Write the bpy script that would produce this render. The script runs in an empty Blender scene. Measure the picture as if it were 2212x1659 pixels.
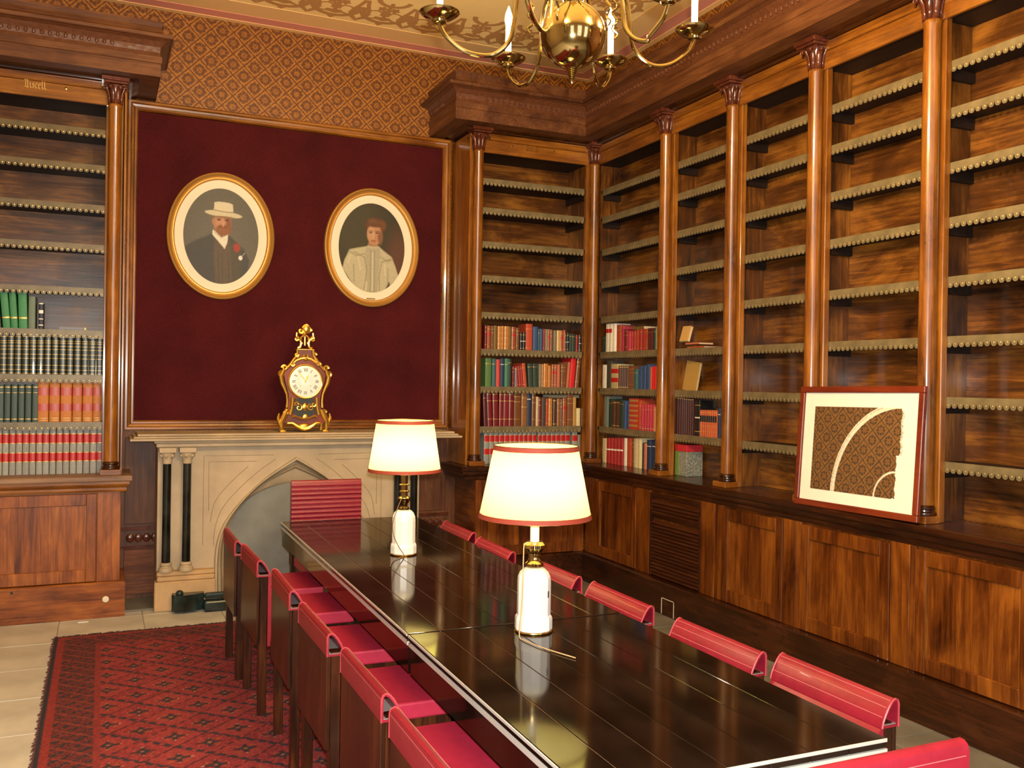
import bpy, math, random
import numpy as np
from mathutils import Vector, Matrix
random.seed(11)
S = bpy.context.scene
COL = S.collection
PI = math.pi

# ------------------------------------------------------------------ camera, world, lights, exposure
yaw, pitch, roll = .42123, -.00307, .015365
CAM_POS = Vector((0, 0, 1.6))
fw = Vector((math.sin(yaw)*math.cos(pitch), math.cos(yaw)*math.cos(pitch), math.sin(pitch)))
rt = Vector((math.cos(yaw), -math.sin(yaw), 0)); up = rt.cross(fw)
r2 = math.cos(roll)*rt + math.sin(roll)*up; u2 = -math.sin(roll)*rt + math.cos(roll)*up
cd = bpy.data.cameras.new('camera'); cam = bpy.data.objects.new('camera', cd); COL.objects.link(cam)
cam.matrix_world = Matrix(((r2.x, u2.x, -fw.x, 0), (r2.y, u2.y, -fw.y, 0), (r2.z, u2.z, -fw.z, 1.6), (0, 0, 0, 1)))
cd.sensor_width = 36; cd.lens = 1979.1/2212*36; cd.clip_start = .05
S.camera = cam
vs = S.view_settings
vs.view_transform = 'Standard'; vs.look = 'None'; vs.gamma = 1; vs.use_curve_mapping = False
vs.exposure = 0.22
w = bpy.data.worlds.new('world'); S.world = w; w.use_nodes = True
w.node_tree.nodes['Background'].inputs[0].default_value = (.75, .85, 1, 1)
w.node_tree.nodes['Background'].inputs[1].default_value = .5

def light(name, kind, loc, energy, color=(1, 1, 1), size=.1, size_y=None, target=None, parent=None):
    d = bpy.data.lights.new(name, kind); d.energy = energy; d.color = color
    if kind == 'AREA':
        d.shape = 'RECTANGLE' if size_y else 'DISK'; d.size = size
        if size_y: d.size_y = size_y
    elif kind != 'SUN': d.shadow_soft_size = size
    o = bpy.data.objects.new(name, d); COL.objects.link(o); o.location = loc
    if target is not None:
        o.rotation_euler = (Vector(target)-Vector(loc)).to_track_quat('-Z', 'Y').to_euler()
    return o
# the camera's flash, just above the lens
light('camera_flash', 'AREA', CAM_POS + up*.075 + rt*.02 - fw*.02, 175, (1, .95, .86), .05, None, CAM_POS + fw*5)
# daylight from the three tall windows of the wall behind the photographer
DAY = (.86, .93, 1)
WIN = [(-1.7, -.6), (.5, 1.6), (2.4, 3.4)]
for i, (a, b) in enumerate(WIN):
    light('daylight', 'AREA', ((a+b)/2, -1.95, 2.2), 18, DAY, b-a, 2.2, ((a+b)/2, 3, 1.7))
BULB = (1, .62, .28); CANDLE_W = 11.0

# ------------------------------------------------------------------ mesh helpers
class MB:
    def __init__(s): s.v = []; s.f = []; s.m = []; s.sm = []
    def add(s, vs, fs, mi=0, smooth=False):
        b = len(s.v); s.v += [tuple(p) for p in vs]
        for f in fs: s.f.append([b+i for i in f]); s.m.append(mi); s.sm.append(smooth)
        return s
    def box(s, x0, x1, y0, y1, z0, z1, mi=0):
        return s.add([(x0,y0,z0),(x1,y0,z0),(x1,y1,z0),(x0,y1,z0),(x0,y0,z1),(x1,y0,z1),(x1,y1,z1),(x0,y1,z1)],
            [(3,2,1,0),(4,5,6,7),(0,1,5,4),(1,2,6,5),(2,3,7,6),(3,0,4,7)], mi)
    def lathe(s, prof, n=24, c=(0,0,0), mi=0, caps=True, sx=1, sy=1, smooth=True, ph=0):
        vs = []; k = len(prof)
        for r, z in prof:
            for i in range(n):
                t = 2*PI*i/n+ph; vs.append((c[0]+r*sx*math.cos(t), c[1]+r*sy*math.sin(t), c[2]+z))
        fs = [(j*n+i, j*n+(i+1)%n, (j+1)*n+(i+1)%n, (j+1)*n+i) for j in range(k-1) for i in range(n)]
        if caps: fs += [tuple(range(n-1, -1, -1)), tuple((k-1)*n+i for i in range(n))]
        return s.add(vs, fs, mi, smooth)
    def tube(s, pts, r, n=8, mi=0, smooth=True, closed=False, flat=1):
        P = [Vector(p) for p in pts]; k = len(P); R = r if isinstance(r, (list, tuple)) else [r]*k
        vs = []; pn = None
        for i in range(k):
            a = P[i-1] if (i or closed) else P[i]; b = P[(i+1) % k] if (i < k-1 or closed) else P[i]
            t = (b-a).normalized()
            if pn is None:
                pn = t.orthogonal().normalized()
            pn = (pn - t*pn.dot(t)).normalized(); q = t.cross(pn)
            for j in range(n):
                an = 2*PI*j/n; vs.append(P[i] + (pn*math.cos(an)*flat + q*math.sin(an))*R[i])
        fs = [(i*n+j, i*n+(j+1)%n, ((i+1)%k)*n+(j+1)%n, ((i+1)%k)*n+j) for i in range(k if closed else k-1) for j in range(n)]
        if not closed: fs += [tuple(range(n-1, -1, -1)), tuple((k-1)*n+j for j in range(n))]
        return s.add(vs, fs, mi, smooth)
    def prism(s, poly, axis, a0, a1, mi=0, smooth=False, caps=True):
        k = len(poly)
        def pt(p, a): return {'x': (a, p[0], p[1]), 'y': (p[0], a, p[1]), 'z': (p[0], p[1], a)}[axis]
        ar = sum(poly[i][0]*poly[(i+1)%k][1]-poly[(i+1)%k][0]*poly[i][1] for i in range(k))
        if (ar < 0) != (axis == 'y'): poly = poly[::-1]
        vs = [pt(p, a0) for p in poly]+[pt(p, a1) for p in poly]
        fs = [(i, (i+1)%k, k+(i+1)%k, k+i) for i in range(k)]
        s.add(vs, fs, mi, smooth)
        if caps: s.add(vs, [tuple(range(k-1, -1, -1)), tuple(range(k, 2*k))], mi)
        return s
    def sweep(s, prof, path, mi=0, closed=False, smooth=False):
        """prof (offset to the left-hand side of travel, z) along an xy path, mitred"""
        P = [Vector(p) for p in path]; n = len(P); k = len(prof); vs = []
        for i in range(n):
            d0 = (P[i]-P[i-1]).normalized() if (i or closed) else None
            d1 = (P[(i+1)%n]-P[i]).normalized() if (i < n-1 or closed) else None
            d0 = d0 or d1; d1 = d1 or d0
            n0 = Vector((-d0.y, d0.x)); n1 = Vector((-d1.y, d1.x)); b = (n0+n1).normalized(); b /= max(.2, b.dot(n0))
            for o, z in prof: vs.append((P[i].x+b.x*o, P[i].y+b.y*o, z))
        fs = [(i*k+j, ((i+1)%n)*k+j, ((i+1)%n)*k+(j+1)%k, i*k+(j+1)%k) for i in range(n if closed else n-1) for j in range(k)]
        s.add(vs, fs, mi, smooth)
        if not closed: s.add(vs, [tuple(range(k-1, -1, -1)), tuple((n-1)*k+j for j in range(k))], mi)
        return s
    def ball(s, c, r, mi=0, n=8, sx=1, sy=1, sz=1):
        m = max(3, n//2+1)
        return s.lathe([(max(1e-4, r*math.sin(PI*i/m)), -r*sz*math.cos(PI*i/m)) for i in range(m+1)], n, c, mi, True, sx, sy)
    def xf(s, M):
        s.v = [tuple(M @ Vector(p)) for p in s.v]; return s
    def mesh(s, name, mats, off=(0,0,0), ang=35):
        me = bpy.data.meshes.new(name)
        me.from_pydata([(p[0]-off[0], p[1]-off[1], p[2]-off[2]) for p in s.v], [], s.f)
        for m in mats: me.materials.append(m)
        me.polygons.foreach_set('material_index', s.m); me.polygons.foreach_set('use_smooth', s.sm)
        if any(s.sm): me.set_sharp_from_angle(angle=math.radians(ang))
        me.update(); return me

ORG = {}
def tag(o, label, cat, group=None, kind=None):
    if label: o['label'] = label
    if cat: o['category'] = cat
    if group: o['group'] = group
    if kind: o['kind'] = kind
    return o
def thing(name, label, cat, loc=(0,0,0), rot=0, group=None):
    o = bpy.data.objects.new(name, None); COL.objects.link(o); o.empty_display_size = .05
    o.location = loc; o.rotation_euler = (0, 0, rot); ORG[o.name] = (0,0,0) if rot else tuple(loc)
    return tag(o, label, cat, group)
def part(parent, name, mb, mats, bevel=0, local=False, seg=1, label=None, kind=None):
    if not isinstance(mats, (list, tuple)): mats = [mats]
    org = (0,0,0) if (local or parent is None) else ORG.get(parent.name, (0,0,0))
    me = mb if isinstance(mb, bpy.types.Mesh) else mb.mesh(name, mats, org)
    o = bpy.data.objects.new(name, me); COL.objects.link(o); o.parent = parent
    ORG[o.name] = org
    if bevel:
        b = o.modifiers.new('bevel', 'BEVEL'); b.width = bevel; b.segments = seg; b.limit_method = 'ANGLE'; b.angle_limit = math.radians(40)
    if label: o['label'] = label
    if kind: o['kind'] = kind
    return o
def struct(name, mb, mats, bevel=0):
    o = part(None, name, mb, mats, bevel); o['kind'] = 'structure'; return o
def dup(root, loc, rot, label=None, group=None):
    def cp(o, par):
        c = o.copy(); COL.objects.link(c); c.parent = par
        for ch in list(kids.get(o.name, ())): cp(ch, c)
        return c
    kids = {}
    for o in COL.objects:
        if o.parent: kids.setdefault(o.parent.name, []).append(o)
    r = cp(root, None); r.location = loc; r.rotation_euler = (0, 0, rot)
    if label: r['label'] = label
    if group: r['group'] = group
    return r

# ------------------------------------------------------------------ materials
def newmat(name):
    m = bpy.data.materials.new(name); m.use_nodes = True
    T = m.node_tree; b = T.nodes['Principled BSDF']
    def N(t, **k):
        n = T.nodes.new(t)
        for a, v in k.items(): setattr(n, a, v)
        return n
    def L(a, b): T.links.new(a, b)
    return m, N, L, b
def I(n, **k):
    for a, v in k.items(): n.inputs[a.replace('_', ' ')].default_value = v
def plain(name, c, rough=.5, metal=0, coat=0, spec=.5, bump=0, bscale=80, sheen=0, var=0, trans=0):
    m, N, L, b = newmat(name)
    b.inputs['Base Color'].default_value = (*c, 1); b.inputs['Roughness'].default_value = rough
    b.inputs['Metallic'].default_value = metal; b.inputs['Coat Weight'].default_value = coat
    b.inputs['Specular IOR Level'].default_value = spec; b.inputs['Sheen Weight'].default_value = sheen
    b.inputs['Transmission Weight'].default_value = trans
    tc = N('ShaderNodeTexCoord')
    if bump or var:
        n = N('ShaderNodeTexNoise'); n.inputs['Scale'].default_value = bscale; n.inputs['Detail'].default_value = 4
        L(tc.outputs['Object'], n.inputs['Vector'])
        if bump:
            bp = N('ShaderNodeBump'); bp.inputs['Strength'].default_value = bump; bp.inputs['Distance'].default_value = .003
            L(n.outputs['Fac'], bp.inputs['Height']); L(bp.outputs[0], b.inputs['Normal'])
        if var:
            n2 = N('ShaderNodeTexNoise'); n2.inputs['Scale'].default_value = bscale*.12; n2.inputs['Detail'].default_value = 5
            L(tc.outputs['Object'], n2.inputs['Vector'])
            r = N('ShaderNodeValToRGB'); r.color_ramp.elements[0].position = .3; r.color_ramp.elements[1].position = .7
            r.color_ramp.elements[0].color = (*[x*(1-var) for x in c], 1); r.color_ramp.elements[1].color = (*[min(1, x*(1+var)) for x in c], 1)
            L(n2.outputs['Fac'], r.inputs[0]); L(r.outputs[0], b.inputs['Base Color'])
    return m
def wood(name, c0, c1, c2, axis='z', rough=.3, coat=.15, scale=1, bump=.15, patch=.55):
    m, N, L, b = newmat(name)
    tc = N('ShaderNodeTexCoord'); oi = N('ShaderNodeObjectInfo')
    add = N('ShaderNodeVectorMath', operation='ADD'); mul = N('ShaderNodeMath', operation='MULTIPLY'); mul.inputs[1].default_value = 13
    L(oi.outputs['Random'], mul.inputs[0]); L(tc.outputs['Object'], add.inputs[0]); L(mul.outputs[0], add.inputs[1])
    mp = N('ShaderNodeMapping'); L(add.outputs[0], mp.inputs[0])
    sc = {'x': (1.2, 22, 22), 'y': (22, 1.2, 22), 'z': (22, 22, 1.2)}[axis]
    mp.inputs['Scale'].default_value = [a*scale for a in sc]
    n = N('ShaderNodeTexNoise'); I(n, Scale=1.6, Detail=7, Roughness=.62, Distortion=1.2); L(mp.outputs[0], n.inputs['Vector'])
    mp2 = N('ShaderNodeMapping'); L(add.outputs[0], mp2.inputs[0])
    sc2 = {'x': (1.6, 4, 4), 'y': (4, 1.6, 4), 'z': (4, 4, 1.6)}[axis]; mp2.inputs['Scale'].default_value = sc2
    n2 = N('ShaderNodeTexNoise'); I(n2, Scale=1.1*scale, Detail=5, Roughness=.6, Distortion=.6); L(mp2.outputs[0], n2.inputs['Vector'])
    mx = N('ShaderNodeMix', data_type='FLOAT'); mx.inputs[0].default_value = patch
    L(n.outputs['Fac'], mx.inputs[2]); L(n2.outputs['Fac'], mx.inputs[3])
    r = N('ShaderNodeValToRGB'); e = r.color_ramp.elements
    e[0].position = .36; e[0].color = (*c0, 1); e[1].position = .66; e[1].color = (*c2, 1)
    k = e.new(.5); k.color = (*c1, 1)
    L(mx.outputs[0], r.inputs[0]); L(r.outputs[0], b.inputs['Base Color'])
    b.inputs['Roughness'].default_value = rough; b.inputs['Coat Weight'].default_value = coat*.6; b.inputs['Coat Roughness'].default_value = .09; b.inputs['Specular IOR Level'].default_value = .36
    rr = N('ShaderNodeMapRange'); I(rr, To_Min=rough*.75, To_Max=rough*1.35); L(n2.outputs['Fac'], rr.inputs[0]); L(rr.outputs[0], b.inputs['Roughness'])
    bp = N('ShaderNodeBump'); bp.inputs['Strength'].default_value = bump; bp.inputs['Distance'].default_value = .002
    L(n.outputs['Fac'], bp.inputs['Height']); L(bp.outputs[0], b.inputs['Normal'])
    return m
COLW = ((.075, .021, .003), (.20, .065, .007), (.37, .142, .016))
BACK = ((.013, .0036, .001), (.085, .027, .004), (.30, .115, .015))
CABW = ((.026, .0045, .001), (.115, .029, .003), (.27, .084, .009))
DARK = ((.012, .004, .002), (.032, .009, .003), (.07, .02, .006))
CORN = ((.045, .012, .005), (.10, .033, .010), (.19, .074, .023))
ROSE = ((.010, .003, .0015), (.032, .009, .003), (.10, .026, .006))
W = {}
for ax in 'xyz':
    W['col'+ax] = wood('polished_column_wood_'+ax, *COLW, ax, .28, .9)
    W['back'+ax] = wood('shelf_back_wood_'+ax, *BACK, ax, .33, .25, 1, .25, .64)
    W['cab'+ax] = wood('cabinet_wood_'+ax, *CABW, ax, .34, .15)
    W['dark'+ax] = wood('dark_stained_wood_'+ax, *DARK, ax, .25, .25)
    W['corn'+ax] = wood('dusty_cornice_wood_'+ax, *CORN, ax, .5, 0)
W['rose'] = wood('rosewood', *ROSE, 'z', .3, .2)
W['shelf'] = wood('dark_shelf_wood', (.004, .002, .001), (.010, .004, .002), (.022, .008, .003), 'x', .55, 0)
for ax in 'xz': W['left'+ax] = wood('left_cabinet_wood_'+ax, (.07, .014, .002), (.22, .06, .007), (.42, .14, .018), ax, .4, 0)  # cabinet wood copy brightened in colour to offset flash falloff on the left
W['slat'] = wood('louvre_slat_wood', (.03, .008, .003), (.06, .017, .006), (.11, .035, .013), 'x', .3, .2)
W['carv'] = wood('carved_capital_wood', (.05, .012, .006), (.09, .022, .01), (.15, .04, .018), 'z', .22, .3)

def colored(name, rough=.5, coat=0, bump=.1, bscale=150, var=.12):
    """takes its colour from each object's own colour"""
    m, N, L, b = newmat(name); oi = N('ShaderNodeObjectInfo'); tc = N('ShaderNodeTexCoord')
    n = N('ShaderNodeTexNoise'); I(n, Scale=bscale*.3, Detail=5); L(tc.outputs['Object'], n.inputs['Vector'])
    mr = N('ShaderNodeMapRange'); I(mr, To_Min=1-var*2, To_Max=1+var*2); L(n.outputs['Fac'], mr.inputs[0])
    mu = N('ShaderNodeVectorMath', operation='SCALE'); L(oi.outputs['Color'], mu.inputs[0]); L(mr.outputs[0], mu.inputs['Scale'])
    L(mu.outputs[0], b.inputs['Base Color']); b.inputs['Roughness'].default_value = rough; b.inputs['Coat Weight'].default_value = coat
    bp = N('ShaderNodeBump'); bp.inputs['Strength'].default_value = bump; bp.inputs['Distance'].default_value = .001
    L(n.outputs['Fac'], bp.inputs['Height']); L(bp.outputs[0], b.inputs['Normal'])
    return m
def painted(name, rough=.5, coat=0, bump=0):
    m, N, L, b = newmat(name); a = N('ShaderNodeAttribute', attribute_name='paint'); L(a.outputs['Color'], b.inputs['Base Color'])
    b.inputs['Roughness'].default_value = rough; b.inputs['Coat Weight'].default_value = coat
    if bump:
        tc = N('ShaderNodeTexCoord'); n = N('ShaderNodeTexNoise'); I(n, Scale=260, Detail=3); L(tc.outputs['Object'], n.inputs['Vector'])
        bp = N('ShaderNodeBump'); bp.inputs['Strength'].default_value = bump; bp.inputs['Distance'].default_value = .004
        L(n.outputs['Fac'], bp.inputs['Height']); L(bp.outputs[0], b.inputs['Normal'])
    return m
def wallpaper(name, axis):
    """brown paper printed with a gold diamond trellis of little flowers; axis is the horizontal world axis"""
    m, N, L, b = newmat(name)
    g = N('ShaderNodeNewGeometry'); sp = N('ShaderNodeSeparateXYZ'); L(g.outputs['Position'], sp.inputs[0])
    def M(op, a, c=None):
        n = N('ShaderNodeMath', operation=op)
        for i, x in enumerate((a, c)):
            if x is None: continue
            if isinstance(x, (int, float)): n.inputs[i].default_value = x
            else: L(x, n.inputs[i])
        return n.outputs[0]
    u = sp.outputs['X' if axis == 'x' else 'Y']; v = sp.outputs['Z']
    ns = N('ShaderNodeTexNoise'); I(ns, Scale=70, Detail=4)
    L(g.outputs['Position'], ns.inputs['Vector']); wob = M('MULTIPLY', M('SUBTRACT', ns.outputs['Fac'], .5), .30)
    s = .157
    a = M('ABSOLUTE', M('SUBTRACT', M('FRACT', M('DIVIDE', M('ADD', u, v), s)), .5))
    c = M('ABSOLUTE', M('SUBTRACT', M('FRACT', M('DIVIDE', M('SUBTRACT', u, v), s)), .5))
    d = M('ADD', M('SUBTRACT', .5, M('MAXIMUM', a, c)), 0.)
    dw = M('ADD', d, wob)
    def pet(x, y, r):
        q = M('SQRT', M('ADD', M('POWER', M('SUBTRACT', a, x), 2), M('POWER', M('SUBTRACT', c, y), 2)))
        return M('LESS_THAN', M('ADD', q, wob), r)
    gold = M('MULTIPLY', M('GREATER_THAN', dw, .055), M('LESS_THAN', dw, .15))
    line = M('LESS_THAN', d, .03)
    dk = M('MAXIMUM', M('MAXIMUM', pet(.2, .2, .10), pet(.3, .02, .075)), M('MAXIMUM', pet(.02, .3, .075), line))
    gold2 = M('MULTIPLY', pet(.1, .1, .09), .7)
    def mix(f, A, B):
        x = N('ShaderNodeMix', data_type='RGBA'); L(f, x.inputs[0])
        for i, q in ((6, A), (7, B)):
            if isinstance(q, tuple): x.inputs[i].default_value = (*q, 1)
            else: L(q, x.inputs[i])
        return x.outputs[2]
    base = mix(gold, (.17, .053, .005), (.35, .13, .010))
    base = mix(gold2, base, (.33, .12, .01))
    base = mix(dk, base, (.095, .028, .004))
    L(base, b.inputs['Base Color']); b.inputs['Roughness'].default_value = .45
    return m
M_ = {}
M_['paper_x'] = wallpaper('gold_trellis_wallpaper', 'x'); M_['paper_y'] = wallpaper('gold_trellis_wallpaper_side', 'y')
def velvet():
    m, N, L, b = newmat('maroon_velvet'); tc = N('ShaderNodeTexCoord')
    n = N('ShaderNodeTexNoise'); I(n, Scale=170, Detail=4); L(tc.outputs['Object'], n.inputs['Vector'])
    n2 = N('ShaderNodeTexNoise'); I(n2, Scale=3, Detail=4); L(tc.outputs['Object'], n2.inputs['Vector'])
    mx = N('ShaderNodeMix', data_type='FLOAT'); mx.inputs[0].default_value = .4; L(n.outputs['Fac'], mx.inputs[2]); L(n2.outputs['Fac'], mx.inputs[3])
    r = N('ShaderNodeValToRGB'); e = r.color_ramp.elements; e[0].position = .35; e[0].color = (.032, .004, .005, 1); e[1].position = .65; e[1].color = (.080, .009, .011, 1)
    L(mx.outputs[0], r.inputs[0]); L(r.outputs[0], b.inputs['Base Color']); b.inputs['Roughness'].default_value = .9
    b.inputs['Specular IOR Level'].default_value = .1; b.inputs['Sheen Weight'].default_value = .12; b.inputs['Sheen Tint'].default_value = (.6, .15, .15, 1)
    bp = N('ShaderNodeBump'); bp.inputs['Strength'].default_value = .5; bp.inputs['Distance'].default_value = .004
    L(n.outputs['Fac'], bp.inputs['Height']); L(bp.outputs[0], b.inputs['Normal']); return m
M_['velvet'] = velvet()
M_['gilt'] = plain('gilt_moulding', (.50, .27, .065), .42, .6, bump=.1, bscale=40)
M_['ormolu'] = plain('bright_ormolu', (.85, .52, .10), .24, .9)
M_['brass'] = plain('polished_brass', (.42, .32, .14), .11, 1)
M_['brass2'] = plain('old_brass', (.55, .36, .10), .2, 1)
M_['silver'] = plain('dull_silver_rim', (.6, .6, .55), .25, 1)
M_['mat'] = plain('cream_mount_board', (.72, .66, .52), .8)
M_['paperwhite'] = plain('white_mount_board', (.80, .80, .74), .7)
M_['redleather'] = plain('crimson_leather', (.225, .0095, .022), .38, coat=.05, bump=.12, bscale=220, var=.12)
M_['seatleather'] = plain('lit_crimson_seat_leather', (.44, .022, .058), .45, bump=.12, bscale=220, var=.08)  # brighter seat copy: flash and window sheen put into colour; rolls more worn
M_['redworn'] = plain('worn_leather_edge', (.36, .04, .055), .45, bump=.2, bscale=120, var=.3)
M_['stitch'] = plain('pale_stitching', (.46, .12, .12), .6)
M_['stone'] = plain('buff_limestone', (.42, .33, .215), .6, bump=.12, bscale=35, var=.16)
M_['stone2'] = plain('yellow_limestone', (.46, .30, .145), .6, bump=.12, bscale=35, var=.25)
M_['stonedk'] = plain('stone_groove', (.22, .17, .11), .8)
M_['blackmarble'] = plain('black_marble', (.012, .013, .011), .18, bump=0, bscale=60, var=.9)
M_['greenmarble'] = plain('green_black_marble', (.012, .022, .022), .2, bscale=70, var=.9)
M_['slate'] = plain('grey_slate_infill', (.17, .175, .16), .55, bump=.1, bscale=25, var=.35)
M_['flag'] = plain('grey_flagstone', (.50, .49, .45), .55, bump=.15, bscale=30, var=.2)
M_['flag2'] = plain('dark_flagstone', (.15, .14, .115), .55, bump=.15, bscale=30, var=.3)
M_['grout'] = plain('pale_floor_joint', (.30, .29, .25), .9)
M_['marble'] = plain('white_marble', (.78, .77, .72), .22, bscale=30, var=.06)
M_['trimred'] = plain('red_braid', (.28, .04, .02), .7)
M_['goldleaf'] = plain('gold_tooling', (.55, .36, .11), .4, .5)
M_['edging'] = plain('gilt_olive_leather_edging', (.19, .15, .078), .42, .3, bump=.2, bscale=90, var=.25)
M_['edging2'] = plain('darkened_gilt_leather_edging', (.10, .075, .035), .4, .3, bump=.2, bscale=90, var=.25)  # edging copy darkened for the left bay, to offset daylight wash in colour
M_['edgedot2'] = plain('dull_gilt_dot', (.36, .28, .13), .35, .5)
M_['edgedot'] = plain('flash_lit_gilt_dot', (.58, .46, .20), .3, .7)  # left bay's dots: flash glint put into a brighter gilt colour
M_['ceil'] = plain('cream_ceiling_paint', (.92, .66, .28), .85, var=.05, bscale=20)
M_['ceiltan'] = plain('tan_stencil_paint', (.50, .25, .08), .85)
M_['ceilpeach'] = plain('peach_ceiling_band', (.80, .50, .21), .85)
M_['ceilpink'] = plain('pink_ceiling_band', (.70, .27, .20), .85)
M_['plaster'] = plain('plain_wall_plaster', (.45, .36, .24), .9)
M_['black'] = plain('black_iron', (.01, .01, .01), .5)
M_['ink'] = plain('black_numerals', (.01, .01, .012), .6)
M_['enamel'] = plain('white_enamel', (.82, .84, .80), .12, coat=.3)
M_['tortoise'] = plain('red_tortoiseshell', (.14, .017, .003), .35, coat=0, bscale=60, var=.5)
M_['tabletop'] = plain('black_lacquered_boards', (.012, .006, .004), .085, coat=0, spec=.33, bscale=40, var=.5)
M_['tableseam'] = plain('pale_board_seam', (.36, .22, .11), .5)
M_['steel'] = plain('bright_edge_strip', (.72, .74, .70), .3, .4)
M_['cord'] = plain('brown_cord', (.16, .07, .03), .6)
M_['cord2'] = plain('pale_cord', (.5, .33, .15), .6)
M_['cloth'] = colored('book_cloth', .55, .02); M_['leatherbook'] = colored('book_leather', .32, .15, .15)
M_['pages'] = plain('page_edges', (.60, .50, .34), .9, bump=.3, bscale=300)
M_['lab_red'] = plain('red_title_label', (.45, .012, .012), .4); M_['lab_pink'] = plain('pink_title_label', (.40, .055, .035), .4)
M_['lab_black'] = plain('black_title_label', (.012, .014, .014), .4); M_['lab_white'] = plain('white_lettering', (.8, .78, .7), .5)
M_['portrait'] = painted('portrait_paint', .75, 0); M_['rugpaint'] = painted('wool_rug_pile', .95, 0, .8); M_['fragment'] = painted('wallpaper_fragment_print', .7)
M_['oxblood'] = wood('red_mahogany_frame', (.10, .014, .005), (.15, .022, .007), (.20, .035, .01), 'x', .3, .2)
def shade_mat():
    m, N, L, b = newmat('cream_lampshade'); T = m.node_tree; o = T.nodes['Material Output']
    tr = N('ShaderNodeBsdfTranslucent'); tr.inputs[0].default_value = (.95, .88, .24, 1)
    df = N('ShaderNodeBsdfDiffuse'); df.inputs[0].default_value = (.80, .74, .32, 1)
    mx = N('ShaderNodeMixShader'); mx.inputs[0].default_value = .55; L(df.outputs[0], mx.inputs[1]); L(tr.outputs[0], mx.inputs[2]); L(mx.outputs[0], o.inputs[0]); return m
M_['shade'] = shade_mat()
def emit(name, c, s):
    m, N, L, b = newmat(name); b.inputs['Emission Color'].default_value = (*c, 1); b.inputs['Emission Strength'].default_value = s; b.inputs['Base Color'].default_value = (*c, 1); return m
M_['bulb'] = emit('lit_bulb', (1, .70, .34), 4000)
M_['candle'] = plain('white_candle_sleeve', (.85, .80, .68), .5)
M_['glass'] = plain('window_glass', (1, 1, 1), .02, trans=1)

# ------------------------------------------------------------------ room shell
XW, YW, ZC = 4.03, 7.09, 4.246
ZB = .937
m = MB().box(-3, XW, -1.8, YW, -.1, -.006)
floor = struct('floor', m, M_['grout'])
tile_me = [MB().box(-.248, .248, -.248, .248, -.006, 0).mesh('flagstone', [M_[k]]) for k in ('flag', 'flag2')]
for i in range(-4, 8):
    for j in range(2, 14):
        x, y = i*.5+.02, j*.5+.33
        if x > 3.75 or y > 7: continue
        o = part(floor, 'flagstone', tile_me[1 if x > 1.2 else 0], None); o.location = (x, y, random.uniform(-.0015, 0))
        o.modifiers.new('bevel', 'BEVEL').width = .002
struct('ceiling', MB().box(-3, XW, -1.8, YW+.1, ZC, ZC+.1), M_['ceil'])
struct('wall_far', MB().box(-3, XW+.1, YW, YW+.12, -.1, ZC), M_['paper_x'])
struct('wall_right', MB().box(XW, XW+.1, -1.8, YW, -.1, ZC).box(3.885, XW, -1.8, YW-.001, 3.87, ZC), M_['paper_y'])
struct('wall_left', MB().box(-3.1, -3, -1.8, YW, -.1, ZC), M_['plaster'])
m = MB(); xs = -3.1
for a, b in WIN:
    m.box(xs, a, -1.92, -1.8, -.1, ZC); m.box(a, b, -1.92, -1.8, -.1, 1.0); m.box(a, b, -1.92, -1.8, 3.4, ZC); xs = b
m.box(xs, XW+.1, -1.92, -1.8, -.1, ZC)
struct('wall_back', m, M_['plaster'])
for i, (a, b) in enumerate(WIN):
    m = MB()
    for x in (a, (a+b)/2-.02, b-.04): m.box(x, x+.04, -1.89, -1.84, 1, 3.4)
    for z in (1, 1.78, 2.58, 3.36): m.box(a, b, -1.88, -1.85, z, z+.04)
    struct('window_%d' % (i+1), m, M_['candle'])
# painted bands and stencilled scrollwork of the ceiling border
bands = MB(); bands2 = MB(); bands3 = MB()
def band(mb, d0, d1, dz):
    z0, z1 = ZC-dz, ZC-.0002
    mb.box(-3, 3.885-d0, YW-d1, YW-d0, z0, z1); mb.box(3.885-d1, 3.885-d0, -1.8, YW-d1, z0, z1)
band(bands, 0, .05, .010); band(bands2, .05, .165, .006); band(bands3, .165, .385, .003)
t1 = struct('trim_1', bands, M_['ceilpeach']); struct('trim_2', bands2, M_['ceilpink']); struct('trim_3', bands3, M_['ceilpeach'])
LAY = [0]
def ribbon(mb, pts, wd, z, T=lambda p: p):
    n = len(pts); wl = [1.5*q for q in (wd if isinstance(wd, (list, tuple)) else [wd]*n)]; L_ = []; R_ = []
    for i in range(n):
        a = Vector(pts[max(0, i-1)]); b = Vector(pts[min(n-1, i+1)]); d = (b-a).normalized(); q = Vector((-d.y, d.x))*wl[i]/2
        p = Vector(pts[i]); L_.append(T((p+q)[:])); R_.append(T((p-q)[:]))
    mb.add([(x, y, z) for S_ in (L_, R_) for x, y in S_], [(i, i+1, n+i+1, n+i) for i in range(n-1)])
def arc(cx, cy, r, a0, a1, n=14, ry=None): return [(cx+r*math.cos(math.radians(a0+(a1-a0)*i/n)), cy+(ry or r)*math.sin(math.radians(a0+(a1-a0)*i/n))) for i in range(n+1)]
def blob(cx, cy, rx, ry, k=16, leaf=0, ph=0): return [(cx+rx*(1+leaf*math.cos(5*t+ph))*math.cos(t), cy+ry*(1+leaf*math.cos(5*t+ph))*math.sin(t)) for t in [2*PI*i/k for i in range(k)]]
sc = MB()
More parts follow.
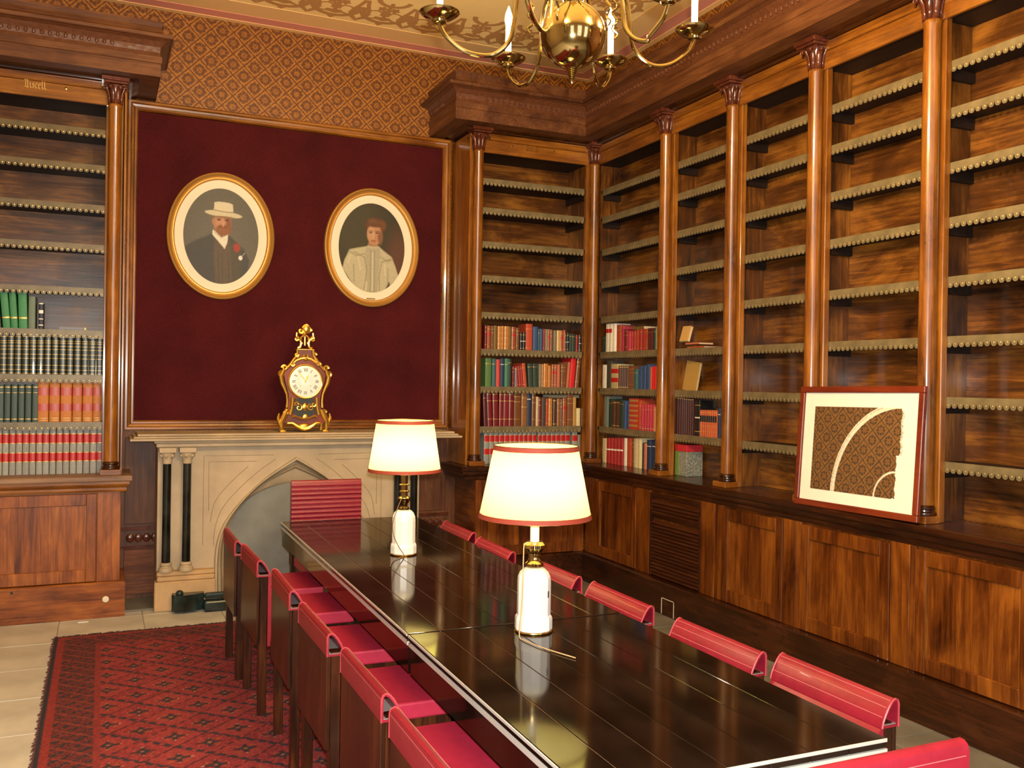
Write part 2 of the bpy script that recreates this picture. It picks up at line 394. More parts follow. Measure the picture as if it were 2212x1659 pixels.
def motif(T):
    def zz(): LAY[0] = (LAY[0]+1) % 24; return ZC-.0006-.00012*LAY[0]
    R = lambda p, wd: ribbon(sc, p, wd, zz(), T)
    def F(p): z = zz(); sc.add([(*T(q), z) for q in p], [tuple(range(len(p)))])
    R(arc(0, .21, .165, -200, 20, 24), .030)                     # the big ring
    F([(-.035, .05), (-.037, .03), (-.02, .006), (0, -.018), (.02, .006), (.037, .03), (.035, .05)])
    for s in (-1, 1):
        R([(s*.18, .01), (s*.165, .04), (s*.135, .085), (s*.12, .14), (s*.125, .22), (s*.15, .3), (s*.17, .40)], [.004, .02, .026, .026, .022, .02, .02])
        R([(s*.18, .01), (s*.20, .06), (s*.26, .10), (s*.31, .11)], [.004, .022, .018, .006])
        R(arc(s*.07, .20, .05, 90-s*150, 90+s*120, 14), [.006+.012*i/14 for i in range(15)])
    F(blob(0, .12, .075, .032, 24, .16, 1)); F(blob(0, .225, .035, .06, 24, .2, .6))
    R([(0, .1), (0, .42)], .020); R(arc(0, .47, .11, 180, 360, 14), .026)
    for s in (-1, 1): F(blob(s*.045, .30, .032, .04, 20, .22, s))
y0 = YW-.385-.03
for k in range(-11, 6):
    cx = 1.49+.357*k
    if cx < 3.2: motif(lambda p, cx=cx: (cx+p[0], y0-p[1]))
x0c = 3.885-.385-.03
for k in range(0, 18):
    cy = 6.30-.357*k
    motif(lambda p, cy=cy: (x0c-p[1], cy-p[0]))
struct('trim_4', sc, M_['ceiltan'])

# ------------------------------------------------------------------ bookcases: bays, columns, cornices, counters, cabinets
ZR = [3.2, 2.969, 2.70, 2.432, 2.141, 1.849, 1.551, 1.234]
ZL = [3.237, 2.998, 2.731, 2.465, 2.174, 1.891, 1.594, 1.28]
EDGE = {}
def edging(wd, pitch=.0345, dot='edgedot2'):
    key = (round(wd, 3), dot)
    if key in EDGE: return EDGE[key]
    mb = MB(); n = max(1, round(wd/pitch)); p = wd/n
    mb.box(0, wd, -.005, 0, -.030, .004, 0)
    for i in range(n):
        a = i*p; c = a+p/2
        mb.prism([(a+.0015, -.0301), (a+p*.12, -.043), (c-p*.18, -.051), (c+p*.18, -.051), (a+p*.88, -.043), (a+p-.0015, -.0301)], 'y', -.0045, -.0005, 0)
        mb.add([(c+.0058*math.cos(t), -.0051, -.035+.0058*math.sin(t)) for t in [i*PI/3 for i in range(6)]]+[(c, -.0085, -.035)], [(6, (i+1) % 6, i)[::-1] for i in range(6)], 1, True)
    EDGE[key] = mb.mesh('edging', [M_['edging2' if dot == 'edgedot' else 'edging'], M_[dot]]); return EDGE[key]
def bay(name, label, loc, rot, wd, zs, yf, yb, l0=.001, r0=.001, skip=(), name_dot=False):
    t = thing(name, label, 'bookcase', (loc[0], loc[1], ZB), rot, None); q = lambda z: z-ZB
    P = lambda n, mb, mt, bev=0, par=t: part(par, n, mb, mt, bev, local=True)
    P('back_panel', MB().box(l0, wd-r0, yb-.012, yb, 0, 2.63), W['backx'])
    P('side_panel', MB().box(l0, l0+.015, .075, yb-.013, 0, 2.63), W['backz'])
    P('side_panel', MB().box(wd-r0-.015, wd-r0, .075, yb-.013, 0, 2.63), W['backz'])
    P('frieze_board', MB().box(0.0, wd, .02, .04, q(3.40), q(3.50)).box(0, wd, .012, .04, q(3.501), q(3.552)), W['colx'], .003)
    P('top_board', MB().box(l0, wd-r0, .041, yb-.013, 2.474, 2.492), W['shelf'])
    a, b = l0+.016, wd-r0-.016
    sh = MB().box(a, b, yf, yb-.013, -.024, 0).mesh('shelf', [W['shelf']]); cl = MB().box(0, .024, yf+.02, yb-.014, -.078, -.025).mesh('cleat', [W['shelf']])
    ed = edging(b-a-.06, dot='edgedot' if name_dot else 'edgedot2')
    for z in zs:
        s = P('shelf', sh, None); s.location = (0, 0, q(z))
        e = P('edging', ed, None, par=s); e.location = (a+.03, yf, 0)
        for x in (a, b-.024) if zs.index(z) not in skip else (): c = P('cleat', cl, None); c.location = (x, 0, q(z))
    return t
SIDE = []
LEFT_BAY = bay('bookcase', 'tall bookcase bay left of the velvet panel, lower shelves full of matching sets', (-.98, 6.68), 0, 1.041, ZL, .06, .40, skip=(4, 5, 6, 7), name_dot=True)
FAR_BAY = bay('bookcase', 'tall narrow bookcase bay facing the camera in the corner, right of the velvet panel', (2.673, 6.67), 0, 1.037, ZR, .05, .41, .001, .022, skip=(4, 5, 6, 7))
YC_ = [6.67, 5.617, 4.847, 4.091, 3.286, 2.49]
RL = ['bookcase bay on the right wall next to the corner, four lower shelves of books', 'second right-wall bookcase bay from the corner, with few books and a box file',
      'third bookcase bay from the corner on the right wall, completely empty of books', 'empty bookcase bay on the right wall half hidden behind the framed wallpaper fragment',
      'empty bookcase bay at the right edge, nearest the camera on the right wall']
part(FAR_BAY, 'end_panel', MB().box(-.073, -.058, .0, .405, 0, 2.60), W['colz'], .003, local=True)
part(LEFT_BAY, 'end_panel', MB().box(1.041+.058, 1.041+.073, .0, .395, 0, 2.60), W['colz'], .003, local=True)
RB = [bay('bookcase', RL[i], (3.71, YC_[i]), -PI/2, YC_[i]-YC_[i+1], ZR, .08, .27, -.04 if i == 0 else .001, skip=((4, 5, 6, 7), (5, 6, 7), (), (), ())[i]) for i in range(5)]

def column():
    t = thing('column', 'x', 'column', (0, 0, 0), 0.0001, 'slender wooden columns of the bookcases')
    P = lambda n, mb, mt, par=t, bev=0, **k: part(par, n, mb, mt, bev, local=True, **k)
    P('pedestal', MB().box(-.066, .066, -.066, .034, 0, .036), W['colx'], bev=.003)
    P('base', MB().lathe([(.056, .036), (.058, .042), (.056, .05), (.048, .056), (.047, .064), (.052, .07), (.050, .078), (.044, .086)], 20), W['darkz'])
    P('shaft', MB().lathe([(.0425, .0865), (.0425, 1.0), (.040, 2.44), (.044, 2.45), (.044, 2.462), (.040, 2.468)], 24), W['colz'])
    P('pilaster', MB().box(-.055, .055, .0345, .075, 0, 2.6), W['colz'], bev=.003)
    c = P('capital', MB().lathe([(.041, 2.468), (.042, 2.5), (.050, 2.56), (.064, 2.59)], 20).box(-.074, .074, -.082, .034, 2.592, 2.606).box(-.085, .085, -.095, .034, 2.607, 2.632), W['carv'], bev=.002)
    lf = MB(); pts = [(.044, 2.468), (.047, 2.505), (.053, 2.54), (.069, 2.572), (.081, 2.570), (.080, 2.555)]; wl = [.018, .024, .027, .023, .016, .006]
    vs = []
    for (r, z), ww in zip(pts, wl): vs += [(r-.002, -ww/1.4, z), (r+.005, 0, z+.001), (r-.002, ww/1.4, z)]
    fs = []
    for i in range(len(pts)-1): fs += [(3*i, 3*i+1, 3*i+4, 3*i+3), (3*i+1, 3*i+2, 3*i+5, 3*i+4)]
    lf.add(vs, fs, 0, True); lm = lf.mesh('acanthus_leaf', [W['carv']], ang=80)
    for k in range(8):
        o = P('acanthus_leaf', lm, None, par=c); o.rotation_euler = (0, 0, 2*PI*k/8+PI/8)
        so = o.modifiers.new('thick', 'SOLIDIFY'); so.thickness = .004
    for sx in (-1, 1):
        P('volute', MB().tube([(sx*(.05+.02*math.cos(a)*(1-a/9)), -.055-.018*0, 2.575+.016*math.sin(a)*(1-a/9)) for a in [i*.5 for i in range(14)]], .005, 6), W['carv'], par=c)
    return t
col0 = column()
CL = [((.061, 6.687), 0, 'wooden column at the right end of the left bookcase, beside the velvet panel'),
      ((2.673, 6.67), 0, 'wooden column at the left end of the corner bookcase, right of the velvet panel'),
      ((3.71, 6.67), 0, 'dark wooden column standing in the corner where the two bookcases meet'),
      ((3.71, 5.617), -PI/2, 'first wooden column from the corner on the right wall, beside the books'),
      ((3.71, 4.847), -PI/2, 'second wooden column from the corner on the right wall, in clear view'),
      ((3.71, 4.091), -PI/2, 'wooden column rising behind the left side of the framed wallpaper fragment'),
      ((3.71, 3.286), -PI/2, 'wooden column nearest the camera, behind the right side of the framed wallpaper fragment'),]
for i, (xy, r, lb) in enumerate(CL):
    if i == 0: c = col0; c.location = (*xy, ZB); c.rotation_euler = (0, 0, r); c['label'] = lb
    else: c = dup(col0, (*xy, ZB), r, lb)
COL2 = MB().box(3.655, 3.70, 6.706, 6.765, ZB, 3.5)

PATH_R = [(3.71, -1.7), (3.71, 6.67), (2.60, 6.67), (2.60, 7.088)]
PATH_L = [(.135, 7.088), (.135, 6.68), (-2.99, 6.68)]
def carved_mat():
    m, N, L, b = newmat('carved_cove_wood'); tc = N('ShaderNodeTexCoord')
    v = N('ShaderNodeTexVoronoi'); I(v, Scale=26); L(tc.outputs['Object'], v.inputs['Vector'])
    n = N('ShaderNodeTexNoise'); I(n, Scale=60, Detail=4); L(tc.outputs['Object'], n.inputs['Vector'])
    r = N('ShaderNodeValToRGB'); r.color_ramp.elements[0].color = (.05, .014, .006, 1); r.color_ramp.elements[1].color = (.16, .055, .020, 1); L(n.outputs['Fac'], r.inputs[0]); L(r.outputs[0], b.inputs['Base Color'])
    b.inputs['Roughness'].default_value = .42
    bp = N('ShaderNodeBump'); bp.inputs['Strength'].default_value = .5; bp.inputs['Distance'].default_value = .006; L(v.outputs['Distance'], bp.inputs['Height']); L(bp.outputs[0], b.inputs['Normal']); return m
M_['carved'] = carved_mat()
def cornice(label, path, loc, ax):
    t = thing('cornice', label, 'cornice', loc)
    P = lambda n, prof, mt, bev=0: part(t, n, MB().sweep(prof, path), mt, bev)
    P('bed_moulding', [(-.03, 3.5545), (.03, 3.5545), (.03, 3.5625), (.07, 3.572), (-.03, 3.572)], W['dark'+ax])
    P('soffit', [(-.03, 3.5725), (.186, 3.5725), (.186, 3.582), (-.03, 3.582)], W['corn'+ax])
    P('fascia', [(.13, 3.5825), (.196, 3.571), (.196, 3.655), (.203, 3.659), (.203, 3.70), (.13, 3.70)], W['corn'+ax])
    P('carved_cove', [(.10, 3.7005), (.196, 3.7005), (.190, 3.73), (.194, 3.765), (.222, 3.795), (.250, 3.806), (.10, 3.806)], M_['carved'])
    P('lip', [(.1, 3.8065), (.262, 3.8065), (.270, 3.815), (.270, 3.832), (.1, 3.835)], W['corn'+ax], .002)
    P('top_moulding', [(-.05, 3.8355), (.225, 3.8355), (.205, 3.86), (.200, 3.895), (.212, 3.915), (.212, 3.93), (-.05, 3.93)], W['corn'+ax])
    mb = MB()
    for i in range(len(path)-1):
        a, b = Vector(path[i]), Vector(path[i+1]); d = (b-a).normalized(); n = Vector((-d.y, d.x)); Lg = (b-a).length; k = int((Lg-.1)/.045)
        for j in range(k):
            p = a+d*(.1+j*.045)+n*.200
            if p.y < 1.8: continue
            mb.ball((p.x+n.x*-.004, p.y+n.y*-.004, 3.752), .012, 0, 6, 1, 1, 1.4)
    part(t, 'carved_leaf_row', mb, M_['carved'], kind='stuff')
    return t
cornice('long carved wooden cornice over the right wall and corner bookcases', PATH_R, (3.7, 5, 3.56), 'y')
cornice('carved wooden cornice over the left bookcase at the top left', PATH_L, (-1, 6.7, 3.56), 'x')

def countertop(label, path, loc, ax, back, m1=None, m2=None):
    t = thing('countertop', label, 'counter', loc)
    part(t, 'slab', MB().sweep([(back, .898), (.112, .898), (.118, .906), (.118, .930), (.112, .9365), (back, .9365)], path), m1 or W['dark'+ax])
    part(t, 'edge_moulding', MB().sweep([(.0, .83), (.082, .83), (.086, .842), (.086, .856), (.098, .868), (.104, .88), (.104, .8975), (.0, .8975)], path), m2 or W['dark'+ax])
    return t
c = countertop('long dark polished wooden counter under the corner and right wall bookcases', [(3.71, -1.7), (3.71, 6.67), (2.645, 6.67), (2.645, 7.085)], (3.7, 5, .83), 'y', -.24)
part(c, 'slab', MB().box(2.9, 3.9, 6.9, 7.07, .90, .936), W['darkx'])
countertop('wooden counter ledge of the left bookcase with daylight painted into its pale slab', [(.075, 7.085), (.075, 6.68), (-2.99, 6.68)], (-1, 6.7, .83), 'x', -.37, wood('daylit_ledge_wood', (.12, .06, .03), (.22, .12, .065), (.34, .21, .12), 'x', .45, 0), W['colx'])  # slab wood lightened: daylight on the ledge put into its colour
def plinth(label, path, loc, ax, h=.221, o=.145):
    t = thing('plinth', label, 'plinth', loc)
    part(t, 'plinth_board', MB().sweep([(.03, .0), (o, .0), (o, h-.008), (o-.006, h), (.03, h)], path), W['dark'+ax] if ax == 'y' else W['leftx']); return t
plinth_r = plinth('long dark wooden plinth board along the floor under the right wall cabinets', [(3.71, -1.7), (3.71, 6.67), (2.645, 6.67), (2.645, 7.08)], (3.7, 5, 0), 'y')
plinth_l = plinth('brown wooden plinth board under the left bookcase, with a round white socket', [(.075, 7.08), (.075, 6.68), (-2.99, 6.68)], (-1, 6.7, 0), 'x', .235, .085)
part(plinth_l, 'socket', MB().lathe([(.020, 0), (.020, .006), (.012, .009)], 20).lathe([(.008, .009), (.007, .014)], 12).xf(Matrix.Translation((.043, 6.595, .122)) @ Matrix.Rotation(PI/2, 4, 'X')), M_['mat'])
part(plinth_l, 'plug_hole', MB().lathe([(.009, 0), (.007, .003)], 10).xf(Matrix.Translation((-.504, 6.595, .205)) @ Matrix.Rotation(PI/2, 4, 'X')), M_['black'])
fl = MB()
for a in ((5.36, 5.364, .005, .117), (5.213, 5.217, .005, .117)): fl.box(3.5625, 3.5648, a[0], a[1], a[2], a[3])
fl.box(3.5625, 3.5648, 5.213, 5.364, .113, .117)
part(plinth_r, 'access_hatch_outline', fl, M_['mat'])

def cabinet(label, loc, rot, wd, u0, u1, louvre=False, yfr=-.09, yb=.25, z0=.222, z1=.829, W=W):
    t = thing('base_cabinet', label, 'cabinet', (loc[0], loc[1], 0), rot)
    P = lambda n, mb, mt, bev=0, par=t: part(par, n, mb, mt, bev, local=True)
    P('carcass', MB().box(.001, wd-.001, yfr+.022, yb, z0, z1), W['caby'])
    if u0 > .012: P('frame_stile', MB().box(.001, u0-.003, yfr, yfr+.021, z0, z1), W['cabz'], .002)
    if wd-u1 > .012: P('frame_stile', MB().box(u1+.003, wd-.001, yfr, yfr+.021, z0, z1), W['cabz'], .002)
    a, b = u0, u1; top = z1-.012; st = .062; rb = .085; rt_ = .075
    if louvre:
        f = P('louvre_panel', MB().box(a, a+.02, yfr-.004, yfr+.02, z0+.002, top).box(b-.02, b, yfr-.004, yfr+.02, z0+.002, top).box(a+.0201, b-.0201, yfr-.002, yfr+.02, top-.035, top).box(a+.0201, b-.0201, yfr-.002, yfr+.02, top-.175, top-.145), W['darkx'], .002)
        sm = MB().box(a+.021, b-.021, -.015, .012, -.0035, .0035).xf(Matrix.Rotation(math.radians(35), 4, 'X')).mesh('slat', [W['slat']])
        z = z0+.02; k = 0
        while z < top-.045:
            if not (top-.19 < z < top-.135):
                s = P('slat', sm, None, par=f); s.location = (0, yfr+.010, z)
            z += .0245
        return t
    d = P('door', MB().box(a, a+st, yfr-.006, yfr+.018, z0+.003, top).box(b-st, b, yfr-.006, yfr+.018, z0+.003, top)
        .box(a+st+.0003, b-st-.0003, yfr-.005, yfr+.018, top-rt_, top).box(a+st+.0003, b-st-.0003, yfr-.005, yfr+.018, z0+.003, z0+rb), W['cabz'], .003)
    n = 3; ww = (b-a-2*st)/n
    for k in range(n):
        P('panel_board', MB().box(a+st+k*ww+.0004, a+st+(k+1)*ww-.0004, yfr+.008, yfr+.016, z0+rb-.005, top-rt_+.005), W['cabz'], par=d)
    for x in (a+st-.001, b-st-.006): P('bead', MB().box(x, x+.007, yfr-.001, yfr+.012, z0+rb, top-rt_), W['colz'], par=d)
    return t
struct('trim_6', MB().box(-2.98, -1.0, 6.72, 7.088, .9375, 3.553).box(-2.98, -.94, 6.66, 7.088, .222, .829), W['backz'])
def ry(i, a, b): return YC_[i]-a, YC_[i]-b
CAB = [('cupboard with one panelled door in the corner under the right counter, behind the nearer lamp', 0, 6.40, 5.80, 0),
       ('cupboard fronted by a dark slatted louvre panel under the right counter', 1, 5.612, 5.00, 1),
       ('panelled cupboard door under the right counter, just right of the louvre panel', 2, 4.77, 4.20, 0),
       ('panelled cupboard door under the right counter, directly below the framed wallpaper fragment', 3, 4.05, 3.41, 0),
       ('panelled cupboard door at the right edge of the view, under the right counter', 4, 3.25, 2.63, 0)]
BND = [6.52, 5.616, 4.847, 4.091, 3.286, 2.49]
STB = [6.585, 5.70, 4.79, 4.215, 3.41, 3.25]
EDG = [(6.58, 5.617), (5.616, 4.848), (4.847, 4.091), (4.09, 3.287), (3.286, 2.49)]
for lb, i, a, b, lv in CAB:
    ya, yb_ = EDG[i]
    # stile strips meet under the columns
    cabinet(lb, (3.71, ya), -PI/2, ya-yb_, max(.0, ya-a), ya-b, bool(lv), yb=.25)
cabinet('panelled cupboard in the corner under the counter, behind the two table lamps', (2.66, 6.67), 0, .955, .10, .86, yfr=-.08, yb=.40)
cabinet('panelled cupboard with a worn top rail under the left bookcase', (-.93, 6.68), 0, 1.057, .17, .912, yfr=-.06, yb=.38, z0=.236, W={**W, 'caby': W['leftx'], 'cabz': W['leftz']})
# gothic lettering of the frieze plates
GL = {'M': [[(.02,.95),(.14,1.12),(.26,.95),(.26,.2),(.14,.04)], [(.26,.98),(.42,1.12),(.55,.95),(.55,.05),(.66,-.02)], [(.10,.02),(.30,.12),(.5,.0)]],
      'i': [[(.0,.62),(.1,.72),(.12,.1),(.24,.0)], [(.08,.95),(.16,.98)]], 's': [[(.34,.62),(.18,.72),(.05,.55),(.32,.25),(.2,.02),(.02,.12)]],
      'c': [[(.32,.6),(.18,.72),(.06,.55),(.06,.15),(.2,.0),(.34,.12)]], 'e': [[(.06,.36),(.32,.5),(.2,.72),(.06,.55),(.06,.15),(.2,.0),(.34,.12)]],
      'l': [[(.02,1.05),(.12,1.12),(.13,.12),(.27,.0)]], '.': [[(.05,.02),(.12,.06)]]}
def lettering(txt, x0, x1, y, z, hgt):
    mb = MB(); adv = {'M': .78, 'i': .34, 's': .44, 'c': .42, 'e': .44, 'l': .34, '.': .2}
    tot = sum(adv[c] for c in txt); sx = (x1-x0)/tot; x = 0
    for c in txt:
        for st in GL[c]:
            for p, q in zip(st[:-1], st[1:]):
                nb = (.055, .05)
                mb.prism([(x0+(x+p[0]-nb[0])*sx, z+(p[1]-nb[1])*hgt), (x0+(x+p[0]+nb[0])*sx, z+(p[1]+nb[1])*hgt), (x0+(x+q[0]+nb[0])*sx, z+(q[1]+nb[1])*hgt), (x0+(x+q[0]-nb[0])*sx, z+(q[1]-nb[1])*hgt)], 'y', y-.0015, y)
        x += adv[c]
    return mb
part(LEFT_BAY, 'gilt_lettering', lettering('Miscell.', -.482, -.345, 6.6992, 3.452, .046), M_['goldleaf'])
part(FAR_BAY, 'gilt_lettering', lettering('Miscell', 3.084, 3.20, 6.6892, 3.452, .042), M_['brass2'])
for t, sx, xs_ in ((LEFT_BAY, .98, (-.625, -.237)), (FAR_BAY, -2.673, (2.967, 3.337))):
    for x in xs_: part(t, 'plate_screw', MB().lathe([(.010, 0), (.008, .004), (.002, .006)], 12).xf(Matrix.Translation((x+sx, .0198, 3.475-ZB)) @ Matrix.Rotation(PI/2, 4, 'X')), M_['brass2'], local=True)

# ------------------------------------------------------------------ velvet panel, wainscot and fireplace
def ring_frame(x0, x1, z0, z1, prof, n=None):
    """mitred moulding round a rectangle: prof = (offset inwards, height towards the room)"""
    mb = MB().sweep(prof, [(x0, z0), (x1, z0), (x1, z1), (x0, z1)], closed=True)
    mb.v = [(p[0], -p[2], p[1]) for p in mb.v]; return mb
vp = thing('velvet_panel', 'large dark maroon velvet panel in a moulded wooden frame above the fireplace', 'panel', (1.36, 7.08, 1.2))
part(vp, 'velvet', MB().box(.21, 2.51, 7.055, 7.075, 1.28, 3.48), M_['velvet'])
fx0, fx1, fz0, fz1 = .145, 2.585, 1.208, 3.56
for nm, pth in (('frame_rail', [(fx0, fz0), (fx1, fz0)]), ('frame_stile', [(fx1, fz0), (fx1, fz1)]), ('frame_rail', [(fx1, fz1), (fx0, fz1)]), ('frame_stile', [(fx0, fz1), (fx0, fz0)])):
    a, b = Vector(pth[0]), Vector(pth[1]); d = (b-a).normalized(); n = Vector((-d.y, d.x)); mb = MB(); vs = []
    prof = [(0, .0), (0, .035), (.008, .042), (.022, .042), (.03, .03), (.044, .026), (.05, .036), (.062, .036), (.072, .024), (.074, 0)]
    for p, sgn in ((a, 1), (b, -1)):
        for o, h in prof: q = p+n*o+d*sgn*o; vs.append((q.x, 7.083-h, q.y))
    k = len(prof); mb.add(vs, [(j, (j+1) % k, k+(j+1) % k, k+j)[::-1] for j in range(k)]+[tuple(range(k)), tuple(range(2*k-1, k-1, -1))])
    part(vp, nm, mb, W['colx' if nm == 'frame_rail' else 'colz'])
wn = MB().box(.06, 2.70, 7.06, 7.0895, 0, 1.2)
wt = struct('trim_5', wn, W['cornz'])
cb = MB().box(.14, 2.6, 7.035, 7.06, .50, .52).box(.14, 2.6, 7.04, 7.06, .37, .385)
for x in [.2+.055*i for i in range(44)]: cb.ball((x, 7.058, .44), .028, 0, 8, 1, .6, 1.2)
part(wt, 'carved_band', cb, W['carv']); 
for a, b in ((.16, .42), (2.2, 2.58)):
    part(wt, 'lower_panel', MB().box(a, b, 7.05, 7.0595, .04, .36), W['cabx'], .003); part(wt, 'upper_panel', MB().box(a, b, 7.05, 7.0595, .54, 1.16), W['cornz'], .003)

FX = 1.30
fp = thing('fireplace', 'buff stone fireplace with a pointed arch and black marble colonnettes under the velvet panel', 'fireplace', (FX, 6.8, 0))
mir = lambda x: 2*FX-x
def resamp(pts, n):
    P = [Vector(p) for p in pts]; Ls = [0]
    for a, b in zip(P[:-1], P[1:]): Ls.append(Ls[-1]+(b-a).length)
    out = []
    for i in range(n+1):
        t = Ls[-1]*i/n; k = 0
        while k < len(P)-2 and Ls[k+1] < t: k += 1
        f = (t-Ls[k])/max(1e-9, Ls[k+1]-Ls[k]); out.append(P[k].lerp(P[k+1], min(1, f)))
    for _ in range(2): out = [out[0]]+[(out[i-1]+2*out[i]+out[i+1])/4 for i in range(1, n)]+[out[-1]]
    return out
OUT_ = [(.739, .0), (.738, .30), (.745, .434), (.789, .566), (.895, .707), (1.004, .816), (1.125, .917), (FX, 1.027)]
INN_ = [(.812, .0), (.80, .30), (.803, .45), (.843, .574), (.917, .684), (.993, .783), (1.125, .871), (FX, .952)]
INF_ = [(.835, .0), (.825, .30), (.835, .538), (.882, .632), (.969, .719), (1.08, .785), (1.193, .819), (FX, .836)]
NA = 22
cO, cI, cF = [resamp(c, NA) for c in (OUT_, INN_, INF_)]
def loft(curves, mi=0):
    mb = MB()
    for sgn in (1, -1):
        vs = []
        for c, y in curves: vs += [((p.x if sgn > 0 else mir(p.x)), y, p.y) for p in c]
        k = NA+1; fs = []
        for a in range(len(curves)-1):
            for i in range(NA):
                f = (a*k+i, a*k+i+1, (a+1)*k+i+1, (a+1)*k+i); fs.append(f[::-1] if sgn > 0 else f)
        mb.add(vs, fs, mi, True)
    return mb
face = MB()
for sgn in (1, -1):
    T = (lambda x: x) if sgn > 0 else mir
    for i in range(NA):
        a, b = cO[i], cO[i+1]; q = [(T(a.x), 6.72, a.y), (T(b.x), 6.72, b.y), (T(b.x), 6.72, 1.112), (T(a.x), 6.72, 1.112)]
        if abs(a.x-b.x) > 1e-5: face.add(q, [(0, 3, 2, 1) if (sgn > 0) == (b.x < a.x) else (0, 1, 2, 3)])
    x0, x1 = sorted((T(.36), T(.739))); face.add([(x0, 6.72, 0), (x1, 6.72, 0), (x1, 6.72, 1.112), (x0, 6.72, 1.112)], [(0, 1, 2, 3)])
    xs_ = T(.36); face.add([(xs_, 6.72, 0), (xs_, 7.05, 0), (xs_, 7.05, 1.112), (xs_, 6.72, 1.112)], [(0, 1, 2, 3)])
part(fp, 'surround', face, M_['stone'])
mid = lambda A, B, f: [a.lerp(b, f) for a, b in zip(A, B)]
part(fp, 'arch_moulding', loft([(cO, 6.721), (cO, 6.694), (mid(cO, cI, .08), 6.686), (mid(cO, cI, .26), 6.686), (mid(cO, cI, .32), 6.697), (mid(cO, cI, .40), 6.745), (mid(cO, cI, .56), 6.772), (mid(cO, cI, .74), 6.762), (mid(cO, cI, .80), 6.735), (mid(cO, cI, .88), 6.722), (cI, 6.728)]), M_['stone'])
part(fp, 'arch_soffit', loft([(cI, 6.728), (mid(cI, cF, .12), 6.762), (mid(cI, cF, .8), 6.782), (cF, 6.805)]), M_['stone'])
part(fp, 'infill_slab', MB().box(.76, mir(.76), 6.806, 6.83, .0, .98), M_['slate'])
gr = MB()
gl = lambda pts: gr.tube([(x, 6.7195, z) for x, z in pts], .0018, 5)
for T in ((lambda x: x), mir):
    gl([(T(x), z) for x, z in [(.66, .42), (.66, 1.045), (1.14, 1.043)]]); gl([(T(x), z) for x, z in [(.697, .66), (.694, 1.003), (1.02, 1.0)]])
    o1 = [(p+Vector((-.05, .045))*min(1, max(0, (p.y-.3)*3))) for p in cO[7:-1]]; gl([(T(p.x), min(p.y, 1.043)) for p in o1 if p.x < 1.2])
    o2 = [(p+Vector((-.10, .10))*min(1, max(0, (p.y-.3)*3))) for p in cO[9:-5]]; gl([(T(p.x), p.y) for p in o2 if p.y < 1.0])
part(fp, 'incised_line', gr, M_['stonedk'], kind='stuff')
ms = part(fp, 'mantel_shelf', MB().box(.178, 2.546, 6.60, 7.033, 1.158, 1.174), M_['stone'], .003)
part(fp, 'shelf_ogee', MB().box(.20, 2.524, 6.62, 7.033, 1.1745, 1.188).box(.225, 2.50, 6.645, 7.033, 1.1885, 1.2045), M_['stone'], .006, seg=2)
part(fp, 'frieze', MB().box(.33, mir(.33), 6.632, 7.033, 1.140, 1.1575).box(.345, mir(.345), 6.645, 7.033, 1.113, 1.1395), M_['stone'], .005)
for T in ((lambda x: x), mir):
    x0, x1 = sorted((T(.343), T(.74))); xa, xb = sorted((T(.36), T(.735)))
    part(fp, 'plinth_block', MB().box(x0, x1, 6.62, 6.719, 0, .20).box(xa, xb, 6.632, 6.719, .2005, .232).box(xa, xb, 6.645, 6.719, .2325, .262), M_['stone2'], .006)
    for x in (.417, .547):
        c = part(fp, 'colonnette', MB().lathe([(.029, .325), (.027, .66), (.0275, .998)], 20, (T(x), 6.672, 0)), M_['blackmarble'])
        part(c, 'colonnette_base', MB().lathe([(.048, .2625), (.050, .275), (.046, .288), (.037, .294), (.036, .303), (.041, .311), (.036, .322), (.030, .325)], 20, (T(x), 6.672, 0)), M_['stone'])
        cp = MB().lathe([(.029, .998), (.033, 1.004), (.030, 1.012), (.034, 1.04), (.05, 1.07), (.05, 1.076)], 16, (T(x), 6.672, 0)).box(T(x)-.055, T(x)+.055, 6.617, 6.719, 1.0765, 1.112)
        for k in range(6):
            t = k*PI/3+.3; cp.ball((T(x)+.043*math.cos(t), 6.672+.043*math.sin(t), 1.056), .014, 0, 6)
        part(c, 'colonnette_capital', cp, M_['stone'], .003)
part(fp, 'hearth_slab', MB().box(.16, 2.5, 6.70, 7.05, .0, .012), M_['flag2'], .002)
# marble fender lying at the hearth
fd = thing('hearth_fender', 'dark green and black marble fender block lying at the left of the hearth', 'fender', (.6, 6.72, 0))
part(fd, 'curved_block', MB().prism([(.455, 6.61), (.45, 6.56), (.475, 6.52), (.53, 6.505), (.60, 6.525), (.66, 6.56), (.66, 6.60)], 'z', .013, .125), M_['greenmarble'], .022, seg=3)
part(fd, 'straight_block', MB().box(.655, 1.0, 6.50, 6.585, .0, .075), M_['greenmarble'], .012, seg=2)
part(fd, 'back_rail', MB().box(.66, 1.0, 6.565, 6.60, .0755, .118), M_['greenmarble'], .016, seg=3)
part(fd, 'boss', MB().ball((.50, 6.56, .132), .026, 0, 14, 1, 1, .8), M_['greenmarble'])

